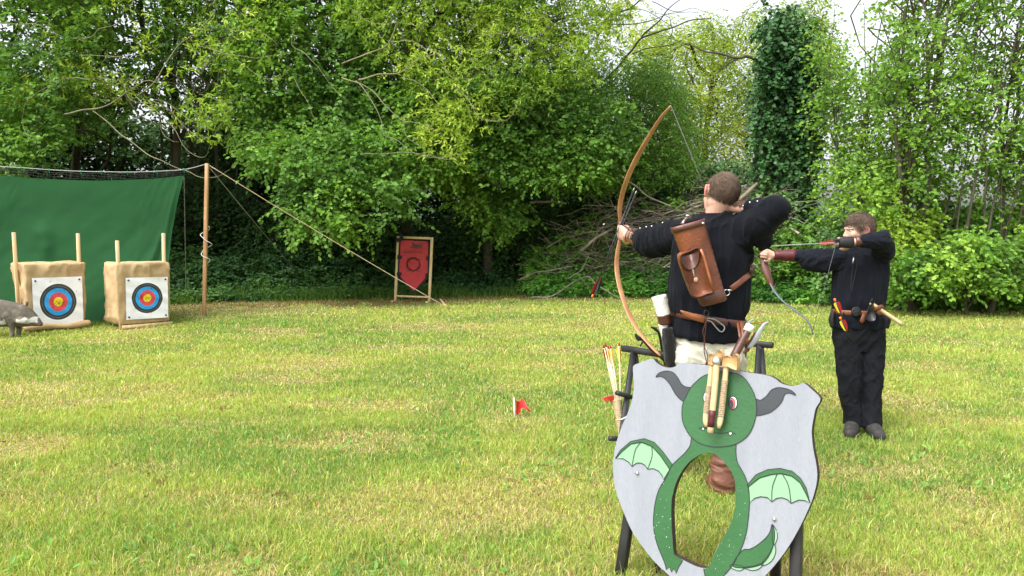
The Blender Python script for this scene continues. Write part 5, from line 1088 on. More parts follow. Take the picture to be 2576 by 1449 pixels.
# ============================================================ the man in front
def man():
    T = thing('person', 'man seen from behind in black shirt and white trousers, drawing a tall wooden bow', 'person', (1.06, 4.45, 0), 'archers shooting at the targets')
    aim = nrm([-.47, .88, 0]); ax = nrm([math.cos(math.radians(18)), -math.sin(math.radians(18)), 0]); ay = np.array([-ax[1], ax[0], 0])
    H = Head(at(1813, 489, 4.43), nrm([-.16, .97, -.16]), nrm(Zax * .93 + np.array([.34, 0, 0]) + aim * .05), 1.10)
    hip, waist, chest, sho, nk = at(1782, 872, 4.43), at(1782, 800, 4.43), at(1786, 650, 4.42), at(1790, 585, 4.42), at(1803, 545, 4.43)
    LS, LE, LW = at(1712, 588, 4.56), at(1642, 606, 4.80), at(1577, 592, 4.98); RS, RE, RW = at(1858, 588, 4.36), at(1958, 525, 4.14), at(1842, 521, 4.39)
    RH, RK, RA = at(1824, 905, 4.40), at(1824, 1060, 4.38), at(1818, 1225, 4.31); RA[2] = .07; LHp, LK, LA = at(1742, 905, 4.50), at(1712, 1045, 4.62), gp(1676, 1190) + [0, 0, .09]
    # body
    G = H.geos(); G.append(capsule([H.p(-.02, 0, -.04), nk + [0, 0, .02], nk + [0, 0, -.05]], [.060, .063, .075], 18))
    G.append(loft([ering(c, ax, ay, a, b, 26, 2.4) for c, a, b in ((hip + [0, 0, -.05], .15, .10), (hip, .175, .12), (waist, .165, .115), ((waist + chest) / 2, .175, .12), (chest, .185, .125), (sho, .17, .105), (sho + [0, 0, .045], .12, .085), (nk + [0, 0, .0], .07, .065))]))
    G += [capsule(spline([LS, LE, LW], 12), np.interp(np.linspace(0, 1, 12), [0, .3, .5, .65, .9, 1], [.058, .05, .042, .042, .031, .029]), 14), capsule([RS, (RS + RE) / 2, RE], [.058, .05, .044], 14), capsule([RE, (RE + RW) / 2, RW], [.044, .040, .030], 14)]
    for a, b, c in ((RH, RK, RA), (LHp, LK, LA)): G += [capsule([a, (a + b) / 2, b, (b + c) / 2 + ay * -.01, c], [.088, .078, .058, .055, .040], 16), capsule([c + [0, 0, -.03], c + nrm([-.10, 1, 0]) * .10 + [0, 0, -.05], c + nrm([-.10, 1, 0]) * .17 + [0, 0, -.06]], [.034, .030, .022], 12)]
    G.append(capsule([LS, sho, RS], [.055, .08, .055], 14))
    # bow hand: fist round the grip; drawing hand at the jaw
    fd = nrm(at(1555, 582, 5.08) - LW + [0, 0, .0]); G += hand(LW, fd, nrm(ax * 1 + Zax * -.05), [(1.15, 1.35, .8)] * 4, 1, 1.2, spread=.02, thumb=.5, tcurl=.75)
    rd = nrm(at(1796, 532, 4.50) - RW); G += hand(RW, rd, nrm(np.cross(rd, Zax) * .4 - aim * .6 + Zax * .1), [(.5, 1.3, .6), (.5, 1.3, .6), (.5, 1.3, .6), (1.0, 1.4, .8)], -1, 1.0, spread=.02)
    V, F, N_ = remesh(G, .0048, 2, .5)
    B = mk('body', (V, F), M['skin'], T, col=skincol(V, (.60, .355, .27), H, 3)); H.eyes(B)
    L_ = H.loc(V); z = L_[:, 2]; line = np.where(L_[:, 0] > .0, .045 + (L_[:, 0]) * .25, np.interp(L_[:, 0], [-.12, -.07, -.02, 0], [-.062, -.058, -.03, .03]))
    ears = (np.abs(L_[:, 1]) > .074) & (L_[:, 0] > -.032) & (z < .028)
    keep = (z > line + (noise(V * 130, 3) - .5) * .012) & (z < .2) & (np.linalg.norm(L_, axis=1) < .17) & ~ears; off = .0015 + .003 * noise(V * 160, 5) + .0015 * noise(V * 60, 6) + .003 * np.clip(z * 10, 0, 1)
    hv, hf, n = cut(V, F, N_, keep, off); mk('hair', (hv, hf), M['hair_short'], T)
    r = np.random.default_rng(14); ids = r.choice(np.flatnonzero(keep), 7000); A = V[ids] + N_[ids] * .001; cr = H.p(-.05, 0, .11); d = nrmr(A - cr + r.normal(0, .02, A.shape)); d = nrmr(d - N_[ids] * (d * N_[ids]).sum(1)[:, None] * .7 + N_[ids] * .55)
    Pn = np.stack([A, A + d * .005, A + d * .011], 1); sv_, sf_ = ntube(Pn, np.tile([.0011, .001, .0003], (len(A), 1)), 3); mk('hair_strands', (sv_, sf_), M['hair_short'], T)
    # shirt
    sl = [LS + [.0, 0, .0], (LS + LE) / 2 + [0, 0, -.006], LE + [0, 0, -.006], LE * .45 + LW * .55]; sr = [RS, (RS + RE) / 2 + [0, 0, .0], RE]
    G = [loft([ering(c, ax, ay, a, b, 30, 2.5) for c, a, b in ((at(1777, 852, 4.43), .205, .146), (at(1777, 844, 4.43), .214, .152), (at(1777, 835, 4.43), .214, .150), (at(1779, 815, 4.43), .210, .148), (at(1780, 797, 4.43), .199, .142), (at(1781, 780, 4.43), .214, .152), (at(1783, 740, 4.43), .224, .157), (at(1785, 690, 4.43), .220, .155), (chest, .213, .150), (at(1787, 610, 4.42), .208, .140), (sho, .192, .125), (at(1793, 562, 4.42), .158, .105), (at(1800, 546, 4.43), .100, .085), (at(1804, 536, 4.43), .074, .072))]),
         capsule(spline(sl, 14), np.interp(np.linspace(0, 1, 14), [0, .25, .5, .8, .93, 1], [.084, .092, .098, .092, .078, .052]), 18), capsule([LS, sho, RS], [.078, .105, .085], 16),
         capsule(spline([sho + ax * .06, RS + [0, 0, .0], (RS + RE) / 2 + [0, 0, -.010], RE + [-.005, 0, -.008]], 14), np.interp(np.linspace(0, 1, 14), [0, .3, .6, .85, 1], [.10, .108, .098, .080, .062]), 18),
         capsule([RE + [0, 0, -.0], RE * .68 + RW * .32, RE * .42 + RW * .58], [.060, .058, .045], 16), capsule([RS + [0, 0, -.03], at(1872, 650, 4.40)], [.09, .06], 14), ellipsoid(at(1915, 600, 4.27), (.055, .05, .06))]
    V, F, N_ = remesh(G, .0058, 4, .5)
    hz = np.clip((waist[2] - V[:, 2]) / .12, 0, 1); V[:, 2] += -hz * (V[:, 0] - waist[0]) * .11
    dl, tl = segd(V, [LS, LE, LW]); dr, tr_ = segd(V, [RS, RE]); dr2, tr2 = segd(V, [RE, RW])
    tor = np.minimum(np.clip((V[:, 0] - at(1687, 700, 4.43)[0]) / .05, 0, 1), 1); inl = dl < .125; inr = (dr < .13) & (V[:, 0] > at(1868, 600, 4.36)[0])
    def ax_t(V_):
        q = V_ * np.array([13, 13, 2.6]); ql = np.stack([tl * 26, V_[:, 2] * 6 + V_[:, 0] * 3, V_[:, 1] * 3], 1); qr = np.stack([tr_ * 17 - V_[:, 2] * 6, V_[:, 2] * 7 + V_[:, 0] * 6, V_[:, 1] * 5], 1)
        return np.where(inl[:, None] & (V_[:, 0] < LS[0] + .02)[:, None], ql, np.where(inr[:, None], qr, q))
    amp = np.where(inl & (V[:, 0] < LS[0] + .02), .021, np.where(inr, .030, .028)) * np.where(V[:, 2] < waist[2] + .06, 1.1, 1.0)
    V = folds(V, N_, ax_t, 1.0, 21) * 0 + V + (folds(V, N_, ax_t, 1.0, 21) - V) * amp[:, None]
    SH = mk('shirt', (V, F), M['shirt'], T)
    for x, y, Yd in ((1612, 577, 4.83), (1626, 573, 4.78), (1640, 571, 4.74), (1668, 565, 4.66), (1890, 513, 4.24), (1905, 505, 4.20), (1875, 519, 4.28)):
        p = at(x, y, Yd); k_ = np.argmin(((V - p) ** 2).sum(1)); mk('stud', ellipsoid(V[k_] + N_[k_] * .002, (.0065, .0065, .0065), 8, 6), M['metal'], SH)
    cl = [ering(nk + [0, -.0, z_], ax, ay, a, b, 26, 2) for z_, a, b in ((-.03, .092, .088), (-.005, .079, .078), (.018, .073, .073), (.020, .069, .069), (-.005, .068, .068))]; mk('collar', loft(cl, False), M['shirt'], T)
    yoke = [at(x, y, 4.20) for x, y in ((1775, 618), (1800, 620), (1830, 621), (1850, 622))]
    # trousers
    G = [loft([ering(c, ax, ay, a, b, 26, 2.4) for c, a, b in ((at(1782, 945, 4.44), .17, .11), (at(1782, 920, 4.44), .205, .135), (at(1782, 880, 4.44), .208, .142), (at(1780, 845, 4.44), .200, .138), (at(1780, 820, 4.44), .185, .13))]), ellipsoid(at(1738, 905, 4.385), (.095, .08, .10)), ellipsoid(at(1828, 905, 4.34), (.095, .08, .10)),
         capsule([RH, (RH + RK) / 2, RK, RK * .6 + RA * .4], [.115, .105, .085, .070], 18), capsule([LHp, (LHp + LK) / 2, LK, LK * .6 + LA * .4], [.115, .105, .085, .070], 18)]
    V, F, N_ = remesh(G, .006, 3); V2 = folds(V, N_, lambda q: np.stack([q[:, 0] * 7 + q[:, 2] * 13, q[:, 1] * 5, q[:, 2] * 4 - q[:, 0] * 9], 1), .034, 31); mk('trousers', (V2, F), M['trs'], T)
    # boots
    for (k, a) in ((RK, RA), (LK, LA)):
        top = k * .62 + a * .38; fd_ = nrm([-.10, 1, 0]); G = [capsule([top, (top + a) / 2, a + [0, 0, .03], a + [0, 0, -.04]], [.070, .069, .064, .061], 18), capsule([a + [0, 0, -.02], a + fd_ * .10 + [0, 0, -.045], a + fd_ * .19 + [0, 0, -.055]], [.056, .046, .032], 14), ellipsoid(a - aim * .02 + [0, 0, -.05], (.05, .05, .035))]
        V, F, N_ = remesh(G, .006, 2); V = folds(V, N_, lambda q: np.stack([q[:, 0] * 5, q[:, 1] * 5, q[:, 2] * 24 + q[:, 0] * 6], 1), .022, 41); V[:, 2] = np.maximum(V[:, 2], .003); mk('boot', (V, F), M['suede'], T)
    # belt
    def bring(py_l, py_r, grow_, half, z0_=0):
        R = []
        for dz in (-half, -half * .7, half * .7, half):
            g_ = grow_ + (0 if abs(dz) == half else .004); c = at(1780, (py_l + py_r) / 2, 4.43) + [0, 0, dz]; e = ering(c, ax, ay, .203 + g_, .146 + g_, 40, 2.5); e[:, 2] -= (e[:, 0] - c[0]) * (py_r - py_l) / F_PX * 4.43 / .42; R.append(e)
        return loft(R, False)
    mk('belt', bring(784, 812, .009, .021), M['dkl'], T)
    # bracer lacing on the bow arm
    for q in (.68, .78, .88): c = LE * (1 - q) + LW * q; d = nrm(LW - LE); s_ = nrm(np.cross(d, Zax)); u_ = np.cross(s_, d); mk('bracer_lace', loft([ering(c + d * o, s_, u_, r_, r_, 18, 2) for o, r_ in ((-.004, .0385), (-.003, .042), (.003, .042), (.004, .0385))], False), M['dkl'], T)
    c0 = LE * .40 + LW * .60; c1 = LE * .06 + LW * .94; d = nrm(c1 - c0); s_ = nrm(np.cross(d, Zax)); u_ = np.cross(s_, d); rings = []
    for q in np.linspace(0, 1, 8): r_ = .043 - .008 * q; rings.append([c0 * (1 - q) + c1 * q + s_ * math.cos(a) * r_ + u_ * math.sin(a) * r_ for a in np.linspace(math.radians(200), math.radians(340), 12)])
    rr = np.array(rings).reshape(-1, 3); f_ = [(i * 12 + j, i * 12 + j + 1, (i + 1) * 12 + j + 1, (i + 1) * 12 + j) for i in range(7) for j in range(11)]; cen = np.repeat([c0 * (1 - q) + c1 * q for q in np.linspace(0, 1, 8)], 12, axis=0); n_ = len(rr)
    mk('bracer', (np.vstack([rr, rr + nrmr(rr - cen) * .004]), [tuple(x) for x in f_] + [tuple(k + n_ for k in x[::-1]) for x in f_]), M['tan2'], T)
    return dict(T=T, ax=ax, ay=ay, aim=aim, LW=LW, fd=fd, H=H, RW=RW, rd=rd, RE=RE)
MN = man()
axm, aym, aim = MN['ax'], MN['ay'], MN['aim']
# sleeve studs and lacing on the drawing forearm
# back quiver
def quiver():
    T = thing('back_quiver', 'worn brown leather quiver with front pouch slung across the back of the front archer', 'quiver', tuple(at(1795, 765, 4.20)))
    Yq = 4.185; tL, tR, bL, bR = at(1689, 576, Yq), at(1771, 553, Yq), at(1762, 768, Yq), at(1827, 752, Yq); rings = []; n = 14
    dn = nrm((bL + bR) / 2 - (tL + tR) / 2)
    out = np.array([-.10, -1, .05]); out = nrm(out - dn * np.dot(out, dn))
    def fr(q): a, b = tL * (1 - q) + bL * q, tR * (1 - q) + bR * q; return (a + b) / 2, (b - a) / 2
    for q in np.linspace(0, 1, n):
        c, h = fr(q); hw = np.linalg.norm(h); rings.append(ering(c, h / hw, out, hw, .058 - .012 * q, 36, 2.7))
    c, h = fr(1); hw = np.linalg.norm(h); rings.append(ering(c + dn * .004, h / hw, out, hw * .9, .03, 36, 2.7))
    c, h = fr(0); hw = np.linalg.norm(h); inn = [ering(c + dn * .03, h / hw, out, hw * .92, .050, 36, 2.7), ering(c, h / hw, out, hw * .93, .052, 36, 2.7)]
    mk('leather_tube', loft(inn + rings), M['tan'], T)
    cu = []
    for q, g_ in ((.86, .0005), (.865, .003), (.995, .003), (1.0, -.006)):
        c, h = fr(q); hw = np.linalg.norm(h); cu.append(ering(c + dn * (.006 if q == 1.0 else 0), h / hw, out, hw + g_, .058 - .012 * q + g_, 36, 2.7))
    mk('base_cup', loft(cu, False), M['dkl'], T)
    bd = []
    for q, g_ in ((-.010, .001), (-.008, .006), (.052, .006), (.055, .001)):
        c, h = fr(max(q, 0)); hw = np.linalg.norm(h); bd.append(ering(c + dn * (q if q < 0 else 0), h / hw, out, hw + g_, .058 + g_, 36, 2.7))
    mk('rim_band', loft(bd, False), M['dkl'], T)
    c, h = fr(.03); mk('rivet', ellipsoid(c + nrm(h) * np.linalg.norm(h) * .8 + out * .048, (.010, .010, .008)), M['metal'], T)
    def q_at(px, py, o): return at(px, py, Yq - .052) + out * o
    def slab(pts, th, o, m_, name, par, sm=3):
        P = [q_at(x, y, o) for x, y in (smooth(pts, sm) if sm else pts)]; nn = len(P); cc = np.mean(P, 0); hh = nrm(tR - tL); loc = [Vector((np.dot(p - cc, hh), np.dot(p - cc, np.cross(out, hh)), 0)) for p in P]; tr = tessellate_polygon([loc]); V, F_ = [], []
        for dz, s_ in ((0, .90), (-th * .25, .98), (-th * .6, 1.0), (-th, 1.0)): V += [cc + (p - cc) * s_ + out * dz for p in P]
        F_ += [tuple(f) for f in tr] + [tuple(3 * nn + k for k in f[::-1]) for f in tr]
        for l in range(3): F_ += [(l * nn + k, l * nn + (k + 1) % nn, (l + 1) * nn + (k + 1) % nn, (l + 1) * nn + k) for k in range(nn)]
        return mk(name, (V, F_), m_, par)
    pch = slab([(1704, 641), (1735, 632), (1766, 626), (1776, 660), (1787, 700), (1797, 734), (1778, 742), (1757, 750), (1743, 748), (1734, 735), (1717, 690)], .045, .030, M['tan'], 'pouch', T)
    slab([(1708, 640), (1730, 630), (1755, 620), (1758, 640), (1754, 662), (1742, 676), (1727, 679), (1716, 668), (1710, 652)], .012, .040, M['dkl'], 'pouch_flap', pch)
    mk('toggle', jn([ellipsoid(q_at(1748, 702, .036), (.012, .006, .014)), tube([q_at(1740, 676, .038), q_at(1743, 690, .036), q_at(1747, 700, .036)], .003, 6)]), M['twine'], pch)
    mk('pouch_strap', tube([q_at(1760, 626, .034), q_at(1768, 645, .034), q_at(1780, 690, .034), q_at(1793, 733, .030)], .007, 8, flat=.45, up=out), M['tan2'], pch)
    lc = []
    for k in range(12):
        q = .10 + k * .078; c, h = fr(q); hw = np.linalg.norm(h); e = c + h / hw * hw * .86 + out * .036; f_ = c + h / hw * hw * .99 + out * .012; lc.append(tube([e, (e + f_) / 2 + out * .006, f_ + dn * .012], .0024, 5))
    for k, g_ in enumerate(lc): mk('lace_stitch', g_, M['dkl'], T)
    # strap to the right hip and over the left shoulder
    S1 = [at(1838, 727, 4.235), at(1858, 713, 4.235), at(1876, 698, 4.27), at(1886, 690, 4.33)]; mk('strap', tube(spline(S1, 12), .016, 10, flat=.2, up=np.array([0, -1, .1])), M['tan'], T)
    mk('strap', tube(spline([at(1886, 690, 4.33), at(1892, 680, 4.31), at(1890, 668, 4.33), at(1881, 662, 4.37), at(1880, 640, 4.45)], 14), .013, 10, flat=.3, up=np.array([0.2, -1, .1])), M['dkl'], T)
    a = np.linspace(0, 2 * math.pi, 21); rc = at(1828, 736, 4.225); mk('ring', tube([rc + np.array([math.cos(q) * .016, 0, math.sin(q) * .016]) for q in a], .0025, 6, cap=False), M['metal'], T)
    mk('buckle', jn([ellipsoid(at(1836, 730, 4.225), (.013, .004, .005)), tube([at(1726, 548, 4.25), at(1721, 555, 4.23), at(1717, 562, 4.21)], .006, 8), ellipsoid(at(1730, 543, 4.26), (.012, .008, .007))]), M['metal'], T)
    mk('strap', tube(spline([at(1716, 565, 4.24), at(1724, 552, 4.27), at(1732, 545, 4.34), at(1738, 545, 4.44)], 12), .012, 10, flat=.3, up=np.array([0, -.6, .8])), M['dkl'], T)
quiver()
# things at his belt
def at_(*a): return at(*a)
K = thing('knife_sheath', 'tan leather knife sheath hanging from the back of the brown belt', 'sheath', tuple(at(1742, 795, 4.27)))
pts = smooth([(1713, 781), (1735, 786), (1760, 792), (1777, 797), (1773, 806), (1769, 812), (1752, 807), (1735, 801), (1721, 793)], 3); P = [at(x, y, 4.262) for x, y in pts]; nn = len(P); Pb = [p + [0, .022, 0] for p in P]; cc = np.mean(P, 0)
mk('leather_sheath', (np.array([cc + (p - cc) * .9 - [0, .006, 0] for p in P] + P + Pb), [tuple(range(nn))] + [tuple(2 * nn + k for k in range(nn))[::-1]] + [(l * nn + k, (l + 1) * nn + k, (l + 1) * nn + (k + 1) % nn, l * nn + (k + 1) % nn) for l in (0, 1) for k in range(nn)]), M['tan2'], K)
mk('cord_loop', tube(spline([at(1775, 800, 4.25), at(1795, 803, 4.25), at(1808, 810, 4.25), at(1822, 822, 4.25), at(1820, 832, 4.25), at(1812, 834, 4.25), at(1800, 822, 4.25), at(1790, 810, 4.25), at(1777, 805, 4.25)], 40), .0035, 6), M['rope'], K)
a = np.linspace(0, 2 * math.pi, 17); rc = at(1777, 788, 4.245); mk('iron_ring', tube([rc + np.array([math.cos(q) * .013, 0, math.sin(q) * .017]) for q in a], .0035, 6, cap=False), M['dmetal'], K)
mk('thong', jn([tube(spline([at(x, y, 4.235) for x, y in q], 26), .0028, 5) for q in ([(1776, 796), (1774, 815), (1768, 835), (1773, 856), (1771, 880), (1775, 902), (1777, 908)], [(1777, 796), (1776, 820), (1773, 845), (1771, 870), (1779, 890), (1779, 908)])] + [tube([at(1778, 906, 4.233), at(1778, 919, 4.233)], [.006, .0075], 8)]), M['dkl'], K)
# white fur quiver on the left hip
K = thing('fur_quiver', 'white and black fur side quiver with brown leather band, beside the white trousers', 'quiver', tuple(at(1676, 860, 4.42))); axq = spline([at(1657, 745, 4.40), at(1665, 775, 4.40), at(1671, 800, 4.40), at(1675, 830, 4.40), at(1680, 880, 4.40), at(1684, 930, 4.40)], 40)
furr = lambda L_, r_, seed, amp: (lambda g_: (g_[0] + (noise(g_[0] * [90, 90, 25], seed) - .5)[:, None] * amp * nrmr(g_[0] - np.repeat(L_, 20, axis=0)), g_[1]))(tube(L_, r_, 20))
mk('white_fur_top', furr(axq[:16], np.linspace(.043, .036, 16), 3, .006), M['fur'], K); mk('leather_band', tube(axq[13:21], np.linspace(.039, .036, 8), 20), M['dkl'], K); mk('white_fur_tuft', furr(axq[20:28] + [-.012, 0, 0], np.linspace(.026, .014, 8), 5, .008), M['fur'], K)
mk('black_fur_tail', furr(axq[22:] + [.006, -.02, 0], np.linspace(.030, .018, 18) + .012 * np.sin(np.linspace(0, 3, 18)), 7, .012), M['bfur'], K)
# leather frog, dark rod, small silver bow at the right hip
K = thing('club', 'dark brown rod with white end hanging in a leather frog above the wooden axes', 'club', tuple(at(1865, 865, 4.2)))
pa_, pb_ = at(1885, 823, 4.16), at(1847, 896, 4.12); d = nrm(pb_ - pa_); mk('rod', capsule([pa_ + (pb_ - pa_) * q for q in np.linspace(0, 1, 8)], .0225, 14), M['dkl'], K); mk('white_cap', tube([pa_ - d * .012, pa_ + d * .028], .0245, 14), M['white'], K)
mk('leather_frog', jn([tube(spline([at(1864, 808, 4.22), at(1869, 828, 4.16), at(1872, 848, 4.13), at(1880, 862, 4.13)], 12), .012, 8, flat=.3, up=np.array([0, -1, 0])), tube(spline([at(1856, 810, 4.22), at(1860, 830, 4.17), at(1864, 850, 4.14), at(1874, 862, 4.13)], 12), .010, 8, flat=.3, up=np.array([0, -1, 0]))]), M['tan'], K)
K = thing('hunting_bow', 'small bow with silver grey limbs and red string beside the dark brown rod', 'bow', tuple(at(1885, 905, 4.25)))
mk('limb', tube(spline([at(x, y, 4.18) for x, y in ((1934, 809), (1922, 817), (1910, 836), (1902, 852), (1892, 866), (1883, 876))], 18), np.concatenate([np.linspace(.004, .016, 10), np.linspace(.016, .009, 8)]), 10, flat=.3, up=np.array([0, -1, 0])), M['silver'], K)
mk('limb', tube(spline([at(x, y, 4.30) for x, y in ((1896, 802), (1888, 808), (1882, 816), (1880, 826))], 10), np.linspace(.004, .011, 10), 10, flat=.3, up=np.array([0, -1, 0])), M['silver'], K)
mk('grip', capsule([at(1902, 838, 4.20), at(1892, 858, 4.20), at(1880, 880, 4.20), at(1872, 887, 4.20)], [.010, .014, .012, .007], 10), M['tan'], K)
mk('bow_string', tube([at(1934, 809, 4.18), at(1882, 815, 4.20)], .0022, 5), M['fred'], K)
# ------------------------------------------------------------ bows
def bow(name, lab, pts, Ys, wds, ths, matl, str_to, strr, sides_up, pale=None, smat=None, n=60, group=None, edge=None):
    L_ = spline([at(x, y, Y_) for (x, y), Y_ in zip(pts, Ys)], n); w_ = np.interp(np.linspace(0, 1, n), np.linspace(0, 1, len(wds)), wds); t_ = np.interp(np.linspace(0, 1, n), np.linspace(0, 1, len(ths)), ths)
    T = thing(name, lab, 'bow', tuple(at(pts[len(pts) // 2][0], pts[len(pts) // 2][1], Ys[len(pts) // 2])), group); return T, L_, w_, t_
BP = [(1688, 266), (1660, 300), (1626, 355), (1598, 405), (1576, 455), (1563, 500), (1559, 530), (1560, 555), (1561, 580), (1559, 605), (1553, 640), (1552, 680), (1560, 725), (1580, 785), (1606, 832), (1635, 868), (1662, 895)]
yb = np.interp([p[1] for p in BP], [266, 500, 580, 680, 895], [4.66, 5.02, 5.08, 5.05, 4.62])
T, L_, w_, t_ = bow('longbow', 'tall curved wooden bow drawn by the man in front', BP, yb, [.008, .015, .021, .021, .018, .013, .013, .019, .021, .020, .012, .008], [.4], M['bowwood'], None, None, None)
sv = nrm(np.cross(aim, Zax) * .93 - aim * .25)          # the broad faces look towards the archer
mk('limbs', tube(L_, w_, 10, flat=.34, up=aim + np.array([0, 0, .001])), M['bowwood'], T)
i0 = 26; mk('grip', tube(L_[i0:i0 + 7], [.014, .018, .019, .020, .019, .018, .014], 14, flat=1.25, up=aim), M['dkl'], T)
kk = at(1797, 533, 4.46)
mk('bow_string', jn([tube([L_[0], kk], .0022, 5), tube([kk, L_[-1]], .0022, 5)]), M['string'], T)
arrow('arrow', 'dark arrow on the string of the tall wooden bow', at(1521, 564, 5.22), kk, M['cshaft'], [M['fred'], M['fblk'], M['fblk']], .08, .0038, None, .011, M['forange'], head=M['metal'])
gH = 'spare arrows held in the bow hand of the front archer'
arrow('arrow', 'spare black arrow in the bow hand, its point reaching a little higher', at(1592, 482, 5.04), at(1490, 745, 5.04), M['cshaft'], [M['fblk'], M['fred'], M['fblk']], .10, .0042, gH, .016, M['forange'], head=M['metal'], rot=.4)
arrow('arrow', 'spare black arrow in the bow hand, its point a little lower', at(1597, 490, 5.06), at(1496, 740, 5.08), M['cshaft'], [M['fred'], M['fblk'], M['fblk']], .10, .0042, gH, .016, M['fred'], head=M['metal'], rot=1.5)
# bows leaning on the left trestle
def simple_bow(lab, pts, Ys, wd, mats, sp, sm='string'):
    L_ = spline([at(x, y, Y_) for (x, y), Y_ in zip(pts, Ys)], 40); T = thing('recurve_bow', lab, 'bow', tuple(L_[-1]), 'bows leaning on the left trestle'); k = mats[2]
    mk('tip', capsule(L_[:k], np.interp(np.linspace(0, 1, k), [0, .5, 1], [wd * .6, wd * 1.1, wd * .9]), 10, flat=.5, up=np.array([0, -1, .3])), mats[0], T); mk('limb', tube(L_[k - 1:], wd * .85, 10, flat=.5, up=np.array([0, -1, .3])), mats[1], T)
    if sp: mk('bow_string', tube([L_[2], at(*sp)], .0022, 5), M[sm], T)
simple_bow('recurve bow with black tip and red brown limb leaning on the left trestle', [(1599, 842), (1606, 852), (1614, 852), (1624, 862), (1634, 874), (1650, 890), (1675, 914), (1700, 1000), (1712, 1120)], [4.94, 4.94, 4.95, 4.97, 4.99, 5.02, 5.05, 5.1, 5.16], .0135, (M['fblk'], M['riser'], 10), (1662, 838, 5.0))
simple_bow('horn tipped recurve bow, hidden mostly by the white fur quiver', [(1639, 823), (1650, 829), (1658, 840), (1664, 870), (1678, 950), (1700, 1110)], [4.95, 4.96, 4.97, 5.02, 5.08, 5.2], .010, (M['fblk'], M['fblk'], 14), (1668, 822, 5.0), 'fred')
mk('carrying_loop', tube(spline([at(1610, 871, 4.93), at(1617, 861, 4.93), at(1625, 859, 4.93), at(1634, 863, 4.93), at(1642, 876, 4.95)], 16), .005, 6), M['blk_cloth'], label='thin black strap looped over the beam of the left trestle', cat='strap')

